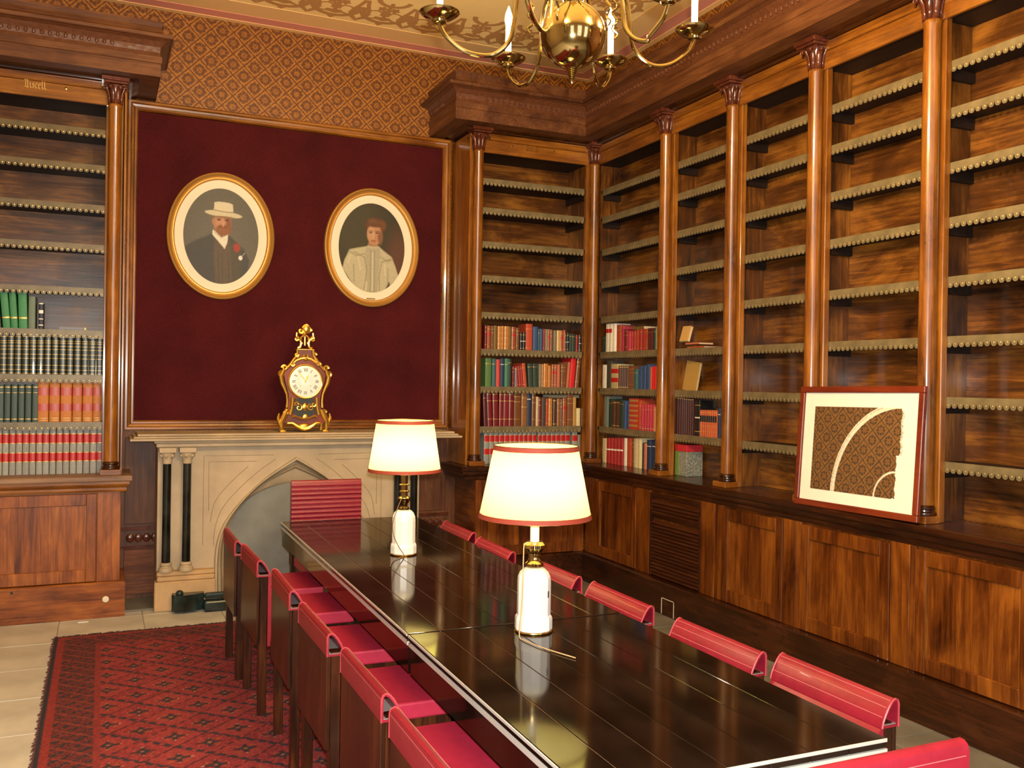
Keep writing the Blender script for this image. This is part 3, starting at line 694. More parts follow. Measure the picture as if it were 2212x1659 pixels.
# ------------------------------------------------------------------ clock on the mantel shelf
ck = thing('mantel_clock', 'ornate gilt and red tortoiseshell bracket clock with a white dial on the mantel shelf', 'clock', (1.36, 6.80, 1.2045))
KX = .000577
def k2(x, y): return ((x-672)*KX, (1500-y)*KX)
def kp(x, y, d=0): a, b = k2(x, y); return (a, d, b)
CP = lambda n, mb, mt, bev=0, par=ck, **k: part(par, n, mb, mt, bev, local=True, **k)
half = [(100, 455), (96, 510), (140, 570), (178, 630), (236, 705), (262, 780), (248, 860), (224, 940), (203, 1020), (196, 1110), (206, 1200), (248, 1268), (272, 1330), (250, 1385), (170, 1395), (90, 1420)]
prof = [k2(672+x, y) for x, y in half]+[k2(672, 1440)]+[k2(672-x, y) for x, y in half[::-1]]
CP('case', MB().prism(prof, 'y', -.055, .06), M_['tortoise'], .004)
CP('dial', MB().lathe([(.115, 0), (.115, .008), (.09, .012), (.02, .014)], 40).xf(Matrix.Translation(kp(675, 858, -.056)) @ Matrix.Rotation(PI/2, 4, 'X')), M_['enamel'])
dc = kp(675, 858)
CP('bezel', MB().tube([(dc[0]+.121*math.cos(t), -.062, dc[2]+.121*math.sin(t)) for t in [2*PI*i/40 for i in range(40)]], .0075, 8, closed=True), M_['ormolu'])
NUM = ['XII', 'I', 'II', 'III', 'IIII', 'V', 'VI', 'VII', 'VIII', 'IX', 'X', 'XI']
for h, txt in enumerate(NUM):
    mb = MB(); wds = {'I': .007, 'V': .014, 'X': .014}; tot = sum(wds[c] for c in txt); x = -tot/2
    def stroke(a, b, wd): 
        a, b = Vector(a), Vector(b); d = (b-a).normalized(); q = Vector((-d.y, d.x))*wd
        mb.prism([(p.x, p.y) for p in (a-q, a+q, b+q, b-q)], 'y', -.001, 0)
    for c in txt:
        ww = wds[c]; l, r = x+.0012, x+ww-.0012
        if c == 'I': stroke(((l+r)/2, -.014), ((l+r)/2, .014), .0017)
        if c == 'V': stroke((l, .014), ((l+r)/2, -.014), .0019); stroke((r, .014), ((l+r)/2, -.014), .0009)
        if c == 'X': stroke((l, .014), (r, -.014), .0019); stroke((r, .014), (l, -.014), .0009)
        x += ww
    t = -2*PI*h/12
    CP('numeral', mb.xf(Matrix.Translation((dc[0]-.082*math.sin(t), -.0675, dc[2]+.082*math.cos(t))) @ Matrix.Rotation(-t, 4, 'Y')), M_['ink'])
def hand(a, ln, wd):
    mb = MB(); mb.prism([(-wd*.4, -.012), (wd*.4, -.012), (wd*.6, ln*.3), (wd*1.4, ln*.6), (wd*.5, ln*.75), (0, ln), (-wd*.5, ln*.75), (-wd*1.4, ln*.6), (-wd*.6, ln*.3)], 'y', -.002, 0)
    return mb.xf(Matrix.Translation((dc[0], -.071, dc[2])) @ Matrix.Rotation(math.radians(a), 4, 'Y'))
CP('minute_hand', hand(-36, .085, .004), M_['ormolu']); CP('hour_hand', hand(22, .052, .0065), M_['ormolu'])
for x in (610, 738): CP('winding_hole', MB().lathe([(.0055, 0), (.0045, .003)], 12).xf(Matrix.Translation(kp(x, 917, -.068)) @ Matrix.Rotation(PI/2, 4, 'X')), M_['brass2'])
ap = [k2(672+x, y) for x, y in [(120, 1075), (128, 1180), (150, 1265), (70, 1300), (0, 1325)]]; ap = ap+[( -a, b) for a, b in ap[::-1][1:]]
CP('glazed_door', MB().prism(ap, 'y', -.057, -.055), M_['black'])
def spiral(mb, cx, cy, r, a0, turns, rr, dirn=1, n=18, d=-.066):
    mb.tube([kp(cx+r*(1-.75*i/n)*math.cos(a0+dirn*2*PI*turns*i/n), cy-r*(1-.75*i/n)*math.sin(a0+dirn*2*PI*turns*i/n), d) for i in range(n+1)], [rr*(1-.5*i/n) for i in range(n+1)], 6)
TUBE0 = MB.tube
MB.tube = lambda s, p, r, *a, **k: TUBE0(s, p, [q*1.35 for q in r] if isinstance(r, list) else r*1.35, *a, **k)
for s in (1, -1):
    X_ = lambda x: 672+s*x
    mb = MB(); mb.tube([kp(X_(x), y, -.062) for x, y in [(100, 455), (100, 520), (150, 590), (190, 650), (245, 710)]], .0085, 8)
    mb.tube([kp(X_(x), y, -.062) for x, y in [(262, 700), (285, 760), (300, 800), (285, 880), (250, 960), (228, 1020), (218, 1110), (224, 1190)]], [.009, .012, .013, .012, .009, .007, .007, .009], 8)
    spiral(mb, X_(262), 690, 36, 0 if s > 0 else PI, 1.1, .008, s); spiral(mb, X_(300), 770, 34, PI/2, .9, .008, -s); spiral(mb, X_(112), 520, 28, 0, 1, .007, s); spiral(mb, X_(165), 640, 30, 0, 1, .007, s)
    CP('side_mount', mb, M_['ormolu'])
    mb = MB(); mb.tube([kp(X_(x), y, -.066) for x, y in [(150, 1060), (152, 1120), (160, 1190), (180, 1280)]], [.011, .010, .010, .011], 8); CP('door_rail', mb, M_['ormolu'])
    mb = MB(); mb.tube([kp(X_(x), y, -.058) for x, y in [(215, 1210), (250, 1290), (285, 1370), (282, 1440), (268, 1490)]], [.013, .018, .015, .010, .008], 8)
    mb.tube([kp(X_(x), y, -.06) for x, y in [(318, 1262), (330, 1320), (305, 1390), (290, 1440)]], [.005, .009, .009, .006], 8)
    mb.tube([kp(X_(x), y, -.06) for x, y in [(235, 1490), (262, 1488), (300, 1492)]], [.007, .0095, .007], 8)
    spiral(mb, X_(245), 1250, 30, 0, 1, .008, s)
    CP('foot', mb, M_['ormolu'])
    mb2 = MB(); mb2.tube([kp(X_(x), y, .05) for x, y in [(235, 1330), (262, 1400), (255, 1490)]], [.014, .012, .012], 8); CP('rear_foot', mb2, M_['ormolu'])
    mb = MB(); spiral(mb, X_(75), 1190, 42, PI/2, 1.2, .006, s); spiral(mb, X_(110), 1150, 30, 0, 1, .006, -s); mb.tube([kp(X_(x), y, -.066) for x, y in [(10, 1335), (60, 1325), (120, 1300), (160, 1310)]], .006, 6)
    CP('door_mount', mb, M_['ormolu'])
    mb = MB()   # half of the pierced crest
    mb.tube([kp(X_(x), y, -.03) for x, y in [(92, 435), (58, 420), (45, 370), (60, 330), (95, 305), (120, 300)]], .008, 7)
    mb.tube([kp(X_(x), y, -.03) for x, y in [(30, 380), (52, 350), (48, 300), (20, 280), (0, 278)]], .006, 7)
    spiral(mb, X_(105), 320, 28, PI/2, 1.1, .008, s, d=-.03); mb.tube([kp(X_(x), y, -.03) for x, y in [(108, 300), (102, 240), (92, 240)]], [.005, .006, .003], 6)
    spiral(mb, X_(50), 215, 34, 0, 1.1, .009, s, d=-.03)
    CP('crest_scroll', mb, M_['ormolu'])
mb = MB().ball(kp(690, 190, -.03), .03, 0, 10, 1, .6, 1.2).ball(kp(672, 250, -.03), .018, 0, 8); mb.tube([kp(640, 180, -.03), kp(665, 150, -.03), kp(690, 136, -.03), kp(715, 160, -.03), kp(735, 195, -.03)], .008, 6); mb.tube([kp(672, 400, -.03), kp(672, 290, -.03)], .005, 6)
CP('crest', mb, M_['ormolu'])
CP('cap_moulding', MB().box(kp(562, 0)[0], kp(782, 0)[0], -.062, .062, k2(0, 460)[1], k2(0, 446)[1]), M_['ormolu'], .002)
mb = MB().tube([kp(x, y, -.06) for x, y in [(500, 640), (560, 590), (620, 566), (680, 560), (740, 570), (800, 610), (845, 650)]], .008, 7).ball(kp(680, 575, -.06), .016, 0, 8)
mb.ball(kp(655, 535, -.06), .012, 0, 8).ball(kp(705, 535, -.06), .012, 0, 8); CP('dial_mount', mb, M_['ormolu'])
mb = MB().ball(kp(672, 1430, -.062), .03, 0, 10, 1.6, .4, .8)
mb.tube([kp(x, y, -.062) for x, y in [(455, 1385), (520, 1385), (580, 1425), (630, 1450), (672, 1460), (720, 1450), (770, 1420), (820, 1385), (870, 1385)]], [.006, .008, .011, .012, .013, .012, .011, .008, .006], 7); CP('apron_mount', mb, M_['ormolu'])
mb = MB().ball(kp(672, 1180, -.064), .020, 0, 8, 1, .5, 1.5).ball(kp(680, 1310, -.064), .024, 0, 8, 1, .5, 1); CP('door_mask', mb, M_['ormolu'])

MB.tube = TUBE0
# ------------------------------------------------------------------ oval portraits
def paint_mesh(name, w, h, nx, ny, fn, mat, oval=True, off=(0, 0)):
    """a flat painted sheet in the xz plane facing -y; fn(X, Z) gives linear rgb for arrays in -1..1"""
    X, Z = np.meshgrid(np.linspace(-1, 1, nx), np.linspace(-1, 1, ny))
    rgb = fn(X, Z)
    vs = np.stack([X.ravel()*w/2, np.zeros(nx*ny), Z.ravel()*h/2], 1)
    idx = np.arange(nx*ny).reshape(ny, nx); q = np.stack([idx[:-1, :-1].ravel(), idx[:-1, 1:].ravel(), idx[1:, 1:].ravel(), idx[1:, :-1].ravel()], 1)
    if oval:
        r = (X**2+Z**2).ravel(); q = q[(r[q] <= 1.03).all(1)]
    me = bpy.data.meshes.new(name); me.from_pydata(vs.tolist(), [], q.tolist()); me.materials.append(mat)
    at = me.color_attributes.new('paint', 'FLOAT_COLOR', 'POINT')
    at.data.foreach_set('color', np.concatenate([rgb.reshape(-1, 3), np.ones((nx*ny, 1))], 1).ravel().astype(np.float32))
    me.update(); return me
class Canvas:
    def __init__(s, X, Z, base, seed=0):
        s.X, s.Z = X, Z; rng = np.random.default_rng(seed); s.n = rng.random(X.shape)
        s.c = np.ones(X.shape+(3,))*np.array(base)
    def blend(s, mask, col): s.c = s.c*(1-mask[..., None])+np.array(col)*mask[..., None]
    def ell(s, cx, cz, rx, rz, col, soft=.12, rot=0, a=1):
        x, z = s.X-cx, s.Z-cz; ca, sa = math.cos(rot), math.sin(rot); d = np.sqrt(((x*ca+z*sa)/rx)**2+((-x*sa+z*ca)/rz)**2)
        s.blend(np.clip((1-d)/soft+.5, 0, 1)*a, col)
    def poly(s, pts, col, soft=.02, a=1):
        ins = np.zeros(s.X.shape, bool); dist = np.full(s.X.shape, 9.)
        for i in range(len(pts)):
            x1, z1 = pts[i]; x2, z2 = pts[(i+1) % len(pts)]
            cond = (z1 > s.Z) != (z2 > s.Z); xi = (x2-x1)*(s.Z-z1)/((z2-z1) or 1e-9)+x1; ins ^= cond & (s.X < xi)
            t = np.clip(((s.X-x1)*(x2-x1)+(s.Z-z1)*(z2-z1))/((x2-x1)**2+(z2-z1)**2+1e-9), 0, 1); dist = np.minimum(dist, np.hypot(s.X-x1-t*(x2-x1), s.Z-z1-t*(z2-z1)))
        s.blend(np.clip(np.where(ins, .5, -.5)+np.where(ins, dist, -dist)/soft*.5, -.0, 1).clip(0, 1)*a if soft else ins*a, col)
    def line(s, pts, wd, col, a=1):
        for (x1, z1), (x2, z2) in zip(pts[:-1], pts[1:]):
            t = np.clip(((s.X-x1)*(x2-x1)+(s.Z-z1)*(z2-z1))/((x2-x1)**2+(z2-z1)**2+1e-9), 0, 1); d = np.hypot(s.X-x1-t*(x2-x1), s.Z-z1-t*(z2-z1))
            s.blend(np.clip((wd-d)/wd*1.5, 0, 1)*a, col)
    def done(s, grain=.12): return np.clip(s.c*(1+grain*(s.n-.5)[..., None]*2), 0, 1)
def man(X, Z):
    c = Canvas(X, Z, (.105, .10, .082), 1); N_ = lambda p: [((x-503)/297, (620-y)/383) for x, y in p]
    E_ = lambda x, y, rx, ry, col, **k: c.ell((x-503)/297, (620-y)/383, rx/297, ry/383, col, **k)
    c.ell(-.1, -.3, .9, .9, (.12, .115, .10), soft=.8)
    c.poly(N_([(432, 590), (380, 625), (300, 660), (215, 720), (200, 1010), (700, 1010), (730, 800), (690, 720), (640, 670), (560, 600)]), (.060, .062, .064), .05)
    c.poly(N_([(450, 640), (440, 760), (460, 1010), (600, 1010), (590, 800), (575, 650)]), (.095, .078, .062), .04)
    for x in (480, 510, 560): c.line(N_([(x, 760), (x+8, 1000)]), .012, (.05, .042, .034), .7)
    c.poly(N_([(560, 640), (600, 660), (680, 760), (640, 1000), (600, 1010), (585, 800)]), (.075, .07, .055), .04)
    E_(510, 515, 70, 98, (.36, .18, .11)); E_(488, 500, 30, 55, (.42, .23, .15), soft=.6); E_(560, 530, 22, 70, (.20, .09, .055), soft=.6)
    E_(515, 575, 58, 52, (.22, .10, .05), soft=.4); E_(512, 545, 36, 11, (.17, .075, .035), soft=.5); E_(513, 562, 20, 5, (.28, .09, .07), soft=.5)
    E_(515, 510, 13, 32, (.45, .24, .16), soft=.7)
    for x in (482, 542): E_(x, 492, 15, 5, (.07, .035, .022), soft=.6); E_(x, 481, 21, 4, (.14, .07, .04), soft=.6)
    E_(437, 505, 9, 24, (.33, .16, .10), soft=.4)
    c.poly(N_([(435, 565), (430, 610), (480, 665), (530, 722), (552, 665), (556, 600), (505, 628)]), (.62, .60, .50), .02)
    c.line(N_([(445, 590), (500, 630), (553, 605)]), .012, (.35, .33, .27))
    E_(518, 443, 145, 25, (.50, .46, .33), rot=-.05); E_(510, 466, 90, 7, (.20, .12, .07), soft=.6)
    c.poly(N_([(440, 425), (443, 352), (475, 345), (560, 347), (592, 360), (594, 432), (520, 440)]), (.55, .51, .38), .02); c.line(N_([(440, 415), (520, 425), (593, 425)]), .02, (.30, .25, .16))
    E_(625, 703, 26, 34, (.30, .05, .035), soft=.5); E_(655, 783, 15, 18, (.70, .70, .66), soft=.4); c.line(N_([(655, 783), (690, 740)]), .012, (.5, .5, .46), .6)
    return c.done()
def woman(X, Z):
    c = Canvas(X, Z, (.030, .026, .014), 2); N_ = lambda p: [((x-1700)/268, (720-y)/365) for x, y in p]
    E_ = lambda x, y, rx, ry, col, **k: c.ell((x-1700)/268, (720-y)/365, rx/268, ry/365, col, **k)
    c.ell(-.5, .5, .8, .8, (.045, .040, .020), soft=.9); c.ell(.8, -.3, .35, .7, (.085, .035, .02), soft=.9)
    c.poly(N_([(1655, 706), (1590, 722), (1520, 740), (1480, 830), (1465, 900), (1540, 1010), (1600, 1090), (1800, 1090), (1840, 1040), (1920, 940), (1890, 850), (1860, 780), (1790, 730), (1760, 706)]), (.40, .37, .25), .03)
    c.poly(N_([(1657, 708), (1640, 760), (1660, 1090), (1750, 1090), (1770, 760), (1758, 708)]), (.33, .31, .22), .03)
    for p in ([(1560, 760), (1640, 800), (1660, 900), (1640, 1060)], [(1850, 800), (1780, 830), (1760, 950), (1765, 1060)], [(1520, 760), (1580, 790), (1640, 770)], [(1770, 790), (1830, 820), (1870, 800)], [(1555, 860), (1560, 1000)], [(1830, 880), (1830, 1000)], [(1690, 740), (1690, 1080)], [(1720, 740), (1722, 1080)]):
        c.line(N_(p), .022, (.22, .20, .12), .7)
    for p in ([(1590, 800), (1610, 900)], [(1800, 850), (1810, 930)], [(1660, 1000), (1655, 1060)], [(1530, 790), (1510, 850)], [(1705, 760), (1706, 1060)]): c.line(N_(p), .035, (.55, .52, .38), .5)
    c.poly(N_([(1790, 1090), (1840, 980), (1850, 1000), (1850, 1090)]), (.05, .03, .018), .04)
    E_(1725, 540, 88, 72, (.075, .030, .013)); E_(1705, 505, 40, 24, (.12, .055, .024), soft=.7); E_(1770, 530, 36, 40, (.13, .05, .02), soft=.7)
    E_(1705, 690, 40, 26, (.26, .13, .07)); E_(1718, 612, 60, 86, (.36, .19, .10)); E_(1690, 600, 28, 55, (.42, .24, .14), soft=.7); E_(1765, 630, 20, 55, (.18, .08, .04), soft=.7)
    E_(1722, 532, 66, 18, (.11, .04, .016), soft=.6); E_(1710, 618, 11, 28, (.46, .27, .17), soft=.7); E_(1712, 662, 22, 6, (.27, .08, .06), soft=.6)
    for x in (1688, 1738): E_(x, 596, 14, 5, (.07, .035, .022), soft=.6); E_(x, 583, 18, 4, (.13, .06, .03), soft=.6)
    c.poly(N_([(1662, 700), (1655, 716), (1690, 726), (1745, 724), (1762, 708), (1752, 698), (1712, 704)]), (.38, .35, .24), .02)
    return c.done()
def portrait(label, x, z, fn, plate):
    A, B = .3825, .4675
    t = thing('oval_portrait', label, 'portrait', (x, 7.053, z), 0, 'oval gilt portraits on the velvet')
    P = lambda n, mb, mt, par=t: part(par, n, mb, mt, 0, local=True)
    def ring(prof, n=72):
        mb = MB(); vs = []; k = len(prof)
        for i in range(n):
            a = 2*PI*i/n
            for o, h in prof: vs.append(((A-o)*math.cos(a), -h, (B-o)*math.sin(a)))
        mb.add(vs, [(i*k+j, i*k+(j+1) % k, ((i+1) % n)*k+(j+1) % k, ((i+1) % n)*k+j) for i in range(n) for j in range(k)], 0, True); return mb
    P('frame', ring([(0, 0), (0, .02), (.005, .03), (.014, .034), (.022, .028), (.030, .018), (.036, .016), (.040, .022), (.047, .022), (.052, .014), (.056, .008), (.056, 0)]), M_['gilt'])
    P('mount', ring([(.054, .001), (.054, .0075), (.115, .0065), (.118, .003), (.118, .001)]), M_['mat'])
    me = paint_mesh('painting', 2*(A-.113), 2*(B-.113), 150, 190, fn, M_['portrait'])
    o = P('painting', me, None); o.location = (0, -.0045, 0)
    if plate: P('name_plate', MB().box(-.04, .03, -.0095, -.0072, -B+.062, -B+.072), M_['brass2'])
portrait('oval gilt-framed portrait of a bearded man in a straw boater hat', .793, 2.635, man, False)
portrait('oval gilt-framed portrait of a woman in a high-necked cream dress', 1.932, 2.632, woman, True)

# ------------------------------------------------------------------ rug
RX0, RX1, RY0, RY1 = -.235, 1.45, 2.2, 6.16
def rug_fn(X, Z):
    x = (X+1)/2*(RX1-RX0); y = (1-Z)/2*(RY1-RY0); Wd, Ln = RX1-RX0, RY1-RY0
    rng = np.random.default_rng(5); n = rng.random(X.shape)
    red = np.array((.33, .024, .036)); red2 = np.array((.42, .042, .046)); navy = np.array((.030, .026, .045)); dk = np.array((.075, .014, .016)); or_ = np.array((.42, .14, .045)); wh = np.array((.5, .36, .24))
    c = np.ones(X.shape+(3,))*red
    px, py = .27, .25
    row = np.floor(y/py); fx = ((x/px+.5*(row % 2)) % 1)-.5; fy = (y/py % 1)-.5
    a_ = (x/px+y/py) % 1; b_ = (x/px-y/py) % 1
    cell = (np.floor(x/px+y/py)+np.floor(x/px-y/py)) % 2
    c[cell > 0] = red2*.92; c[n > .72] = red2
    st_ = .75*(np.sin(x*150)+np.sin(y*170)) > -.55
    c[((b_ < .10) | (b_ > .97)) & st_] = navy; c[((a_ < .055)) & st_] = dk
    u_, v_ = np.abs(a_-.54), np.abs(b_-.53)
    c[(u_ < .20) & (v_ < .20) & (np.abs(u_-v_) < .07)] = dk
    c[(u_ < .13) & (v_ < .13)] = navy
    c[(u_ < .045) & (v_ < .045)] = or_
    c[(np.abs(u_-.24) < .03) & (v_ < .06) & (n > .3)] = or_*.8; c[(np.abs(v_-.24) < .03) & (u_ < .06) & (n > .3)] = or_*.8
    c[(np.abs(u_-.19) < .018) & (np.abs(v_-.19) < .03) & (n > .45)] = wh
    e = np.minimum(np.minimum(x, Wd-x), np.minimum(y, Ln-y))
    b = e < .24
    bx = np.where(np.minimum(x, Wd-x) < np.minimum(y, Ln-y), y, x)
    bc = np.ones(c.shape)*np.array((.16, .018, .020)); bc[((bx+e*.8) % .075) < .028] = navy; bc[((bx-e*.9) % .11) < .016] = np.array((.34, .05, .03)); bc[n > .8] = np.array((.26, .03, .025))
    c[b] = bc[b]
    for lo, hi, col in ((.0, .018, navy*.9), (.018, .05, np.array((.36, .03, .028))), (.225, .25, np.array((.33, .03, .03)))):
        m_ = (e >= lo) & (e < hi); c[m_] = col
    return np.clip(c*.62*(.70+.60*n[..., None]), 0, 1)
rug = thing('patterned_rug', 'red and navy patterned wool rug under the left row of chairs', 'rug', ((RX0+RX1)/2, (RY0+RY1)/2, 0))
rm = paint_mesh('pile', RX1-RX0, RY1-RY0, 240, 560, rug_fn, M_['rugpaint'], False)
for v in rm.vertices: v.co = (v.co.x, v.co.z, .0105)
rm.update()
part(rug, 'pile', rm, None)
part(rug, 'rug_base', MB().box(RX0, RX1, RY0, RY1, .001, .0100), plain('dark_rug_backing', (.05, .015, .015), .95))
fm = MB(); x = RX0
rnd = random.Random(3)
while x < RX1:
    l = .02+.03*rnd.random(); fm.tube([(x, RY1, .008), (x+rnd.uniform(-.012, .012), RY1+l*.6, .007), (x+rnd.uniform(-.02, .02), RY1+l, .003)], [.004, .003, .002], 4); x += .011
y = RY0
while y < RY1:
    l = .006+.014*rnd.random(); fm.tube([(RX0, y, .008), (RX0-l, y+rnd.uniform(-.01, .01), .003)], [.004, .002], 4); y += .014
part(rug, 'fringe', fm, plain('dark_wool_fringe', (.09, .03, .03), .95), kind='stuff')

# ------------------------------------------------------------------ tables
ZT = .70
def table(label, xc, yc, wd, ln, rot, endside):
    t = thing('reading_table', label, 'table', (xc, yc, 0), rot, None)
    P = lambda n, mb, mt, bev=0, **k: part(t, n, mb, mt, bev, local=True, **k)
    nb = 7; bw = wd/nb
    bm = MB().box(-bw/2+.0011, bw/2-.0011, -ln/2, ln/2, -.026, 0).mesh('board', [M_['tabletop']])
    for k in range(nb):
        o = P('board', bm, None, .0012); o.location = (-wd/2+bw*(k+.5), 0, ZT)
    P('seam_filler', MB().box(-wd/2+.01, wd/2-.01, -ln/2+.006, ln/2-.006, ZT-.024, ZT-.0022), M_['tableseam'])
    h = MB()
    for s in (-1, 1):
        h.box(min(s*(wd/2-.012), s*(wd/2+.002)), max(s*(wd/2-.012), s*(wd/2+.002)), -ln/2+.004, ln/2-.004, ZT-.041, ZT-.028)
        h.box(-wd/2-.002, wd/2+.002, min(s*(ln/2-.012), s*(ln/2+.002)), max(s*(ln/2-.012), s*(ln/2+.002)), ZT-.041, ZT-.028)
    P('edge_strip', h, M_['steel'], kind='stuff')
    for s in (-1, 1):
        if s < 0: P('edge_highlight', MB().box(min(s*(wd/2+.0002), s*(wd/2+.004)), max(s*(wd/2+.0002), s*(wd/2+.004)), -ln/2, ln/2, ZT-.010, ZT-.0005), M_['steel'], .001)  # pale strip added as the highlight where the polished edge catches light
        if s == endside: P('edge_highlight', MB().box(-wd/2, wd/2, min(s*(ln/2+.0002), s*(ln/2+.004)), max(s*(ln/2+.0002), s*(ln/2+.004)), ZT-.010, ZT-.0005), M_['steel'], .001)
    a = MB()
    for s in (-1, 1):
        a.box(min(s*(wd/2-.03), s*(wd/2-.006)), max(s*(wd/2-.03), s*(wd/2-.006)), -ln/2+.006, ln/2-.006, ZT-.14, ZT-.0435)
        a.box(-wd/2+.0301, wd/2-.0301, min(s*(ln/2-.03), s*(ln/2-.006)), max(s*(ln/2-.03), s*(ln/2-.006)), ZT-.14, ZT-.0435)
    P('apron', a, M_['tabletop'], kind='stuff')
    lm = MB().box(-.035, .035, -.035, .035, 0, ZT-.14).mesh('leg', [M_['tabletop']])
    for sx in (-1, 1):
        for sy in (-1, 1):
            o = P('leg', lm, None, .003); o.location = (sx*(wd/2-.20), sy*(ln/2-.12), .0122 if sx < 0 else .0122)
    return t
TR = -.0129
table('long dark lacquered table nearer the fireplace, with the farther lamp on it', 1.452, 4.448, .866, 2.695, TR, 1)
table('dark lacquered table nearest the camera, pushed end to end with the longer one', 1.426, 2.418, .866, 1.335, TR, -1)

# ------------------------------------------------------------------ chairs
def chair():
    t = thing('leather_chair', 'x', 'chair', (0, 0, 0), .0001, 'low crimson leather chairs round the table')
    P = lambda n, mb, mt, bev=0, par=t, **k: part(par, n, mb, mt, bev, local=True, **k)
    hw = .228
    # seat
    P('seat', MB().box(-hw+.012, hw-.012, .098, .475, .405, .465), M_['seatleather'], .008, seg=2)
    P('seat_rail', MB().box(-hw+.02, hw-.02, .09, .46, .36, .4045), W['rose'])
    legm = MB().prism([(-.021, -.018), (.021, -.018), (.021, .018), (-.021, .018)], 'z', 0, .664).mesh('leg', [W['rose']])
    for s in (-1, 1):
        o = P('leg', legm, None, .003); o.location = (s*(hw-.024), .0335, .012)
        o = P('leg', MB().box(-.018, .018, -.02, .02, 0, .392), W['rose'], .003) if s < 0 else P('leg', o2.data, None, .003)
        o2 = o; o.location = (s*(hw-.04), .425, .012)
    P('back_panel', MB().box(-hw+.002, hw-.002, .001, .0145, .345, .6635), W['rose'], .002)
    # padded inner back: a wedge that thins downwards
    P('back_pad', MB().prism([(.0525, .6632), (.0615, .6632), (.074, .645), (.084, .61), (.079, .50), (.066, .335), (.0525, .335)], 'x', -hw, hw), M_['redleather'], .003)
    # open ended leather sleeve along the top
    outer = [(.0, .664), (.0, .728), (.004, .738), (.013, .742), (.024, .737), (.036, .723), (.048, .703), (.058, .682), (.062, .664)]
    inner = [(.055, .6705), (.0525, .681), (.043, .700), (.032, .718), (.021, .731), (.013, .735), (.0085, .733), (.0065, .727), (.0065, .6705)]
    mb = MB(); poly = outer+inner; ko, ki = len(outer), len(inner)
    # ring: outer loop and inner loop joined at the bottom strip
    O = outer; In = inner[::-1]
    vs = []
    for x in (-hw-.004, hw+.004):
        vs += [(x, p[0], p[1]) for p in O]+[(x, p[0], p[1]) for p in In]
    n = ko; q = 2*n
    fs = []; 
    for i in range(n-1):
        fs += [(i, q+i, q+i+1, i+1)[::-1], (n+i, n+i+1, q+n+i+1, q+n+i)[::-1]]
        fs += [(i, i+1, n+i+1, n+i)[::-1], (q+i, q+n+i, q+n+i+1, q+i+1)[::-1]]
    fs += [(0, n-1, q+n-1, q), (n, q+n, q+2*n-1, 2*n-1), (0, n, 2*n-1, n-1), (q, q+n-1, q+2*n-1, q+n)]
    mb.add(vs, fs, 0, True)
    s_ = P('headroll', mb, M_['redleather'])
    for sx in (-1, 1): P('piped_edge', MB().tube([(sx*(hw+.004), p[0]*.97+.001, p[1]) for p in O], .0032, 6), M_['redworn'], par=s_)
    for (a, b) in ((.026, .7355), (.0395, .7180), (.0535, .6925)): P('stitching', MB().tube([(-hw+.003, a, b), (hw-.003, a, b)], .0012, 5), M_['stitch'], par=s_)
    P('stitching', MB().box(-hw+.003, hw-.003, -.0006, .0003, .7265, .7277), M_['stitch'], par=s_)
    P('floor_of_roll', MB().box(-hw, hw, .0068, .0545, .6706, .6725), plain('grey_roll_lining', (.22, .19, .18), .8), par=s_)
    return t
ch0 = chair()
LX = [(.645, 5.18), (.670, 4.62), (.703, 3.95), (.700, 3.285), (.706, 2.645), (.695, 2.075)]
RX = [(2.047, 2.12), (1.99, 2.615), (1.988, 3.27), (1.975, 3.845), (1.945, 4.485), (1.973, 5.105)]
LL = ['crimson leather chair in the left row, farthest from the camera, near the marble fender', 'second crimson chair from the fireplace in the left row along the table',
      'third crimson chair from the fireplace in the left row along the table', 'fourth crimson chair from the fireplace in the left row, beside the joint of the tables',
      'crimson chair with a scuffed back in the left row, second nearest the camera', 'crimson leather chair in the left row nearest the camera, cut off by the bottom edge']
RLb = ['crimson ribbed chair in the right row nearest the camera, beside the table corner', 'second nearest crimson chair in the right row, beside the wooden plinth',
       'third nearest crimson chair in the right row, in front of the access hatch outline', 'crimson chair in the right row, just right of the nearer lamp base',
       'crimson chair in the right row, partly behind the nearer lamp shade and cord', 'crimson chair in the right row farthest from the camera, near the corner bookcase']
for i, (x, y) in enumerate(LX):
    if i == 0: ch0.location = (x, y, 0); ch0.rotation_euler = (0, 0, -PI/2); ch0['label'] = LL[0]
    else: dup(ch0, (x, y, 0), -PI/2+[0, .02, -.015, .01, .0, -.01][i], LL[i])
for i, (x, y) in enumerate(RX):
    dup(ch0, (x, y, -.012), PI/2+[.0, .012, -.01, .01, -.02, 0][i], RLb[i])
# tall-backed chair at the head of the table
t = thing('high_back_chair', 'tall crimson chair with a ribbed leather back at the far head of the table', 'chair', (1.345, 5.95, 0), PI)
P = lambda n, mb, mt, bev=0, par=t, **k: part(par, n, mb, mt, bev, local=True, **k)
hw = .228
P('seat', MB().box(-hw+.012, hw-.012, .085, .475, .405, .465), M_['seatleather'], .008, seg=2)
rp = [(.0, .50)]; z = .50
pr = [(.0, .50), (.0, .922), (.004, .935), (.012, .941), (.022, .942), (.031, .937), (.036, .926)]
for k in range(14):
    z1 = .924-k*.029
    pr += [(.034+.0+.006*math.sin(a), z1-.0145-.014*math.cos(a)) for a in [.1, .8, PI/2, 2.3, 3.0]]
P('ribbed_back', MB().prism(pr+[(.034, .50)], 'x', -hw, hw, 0, True), M_['redleather'], .006, seg=2)
P('stitching', MB().box(-hw+.01, hw-.01, -.0006, .0003, .915, .9165), M_['stitch'])
P('seat_rail', MB().box(-hw+.02, hw-.02, .09, .46, .36, .4045), W['rose'])
P('back_frame', MB().box(-hw, hw, -.012, -.0005, .40, .60), W['rose'], .003)
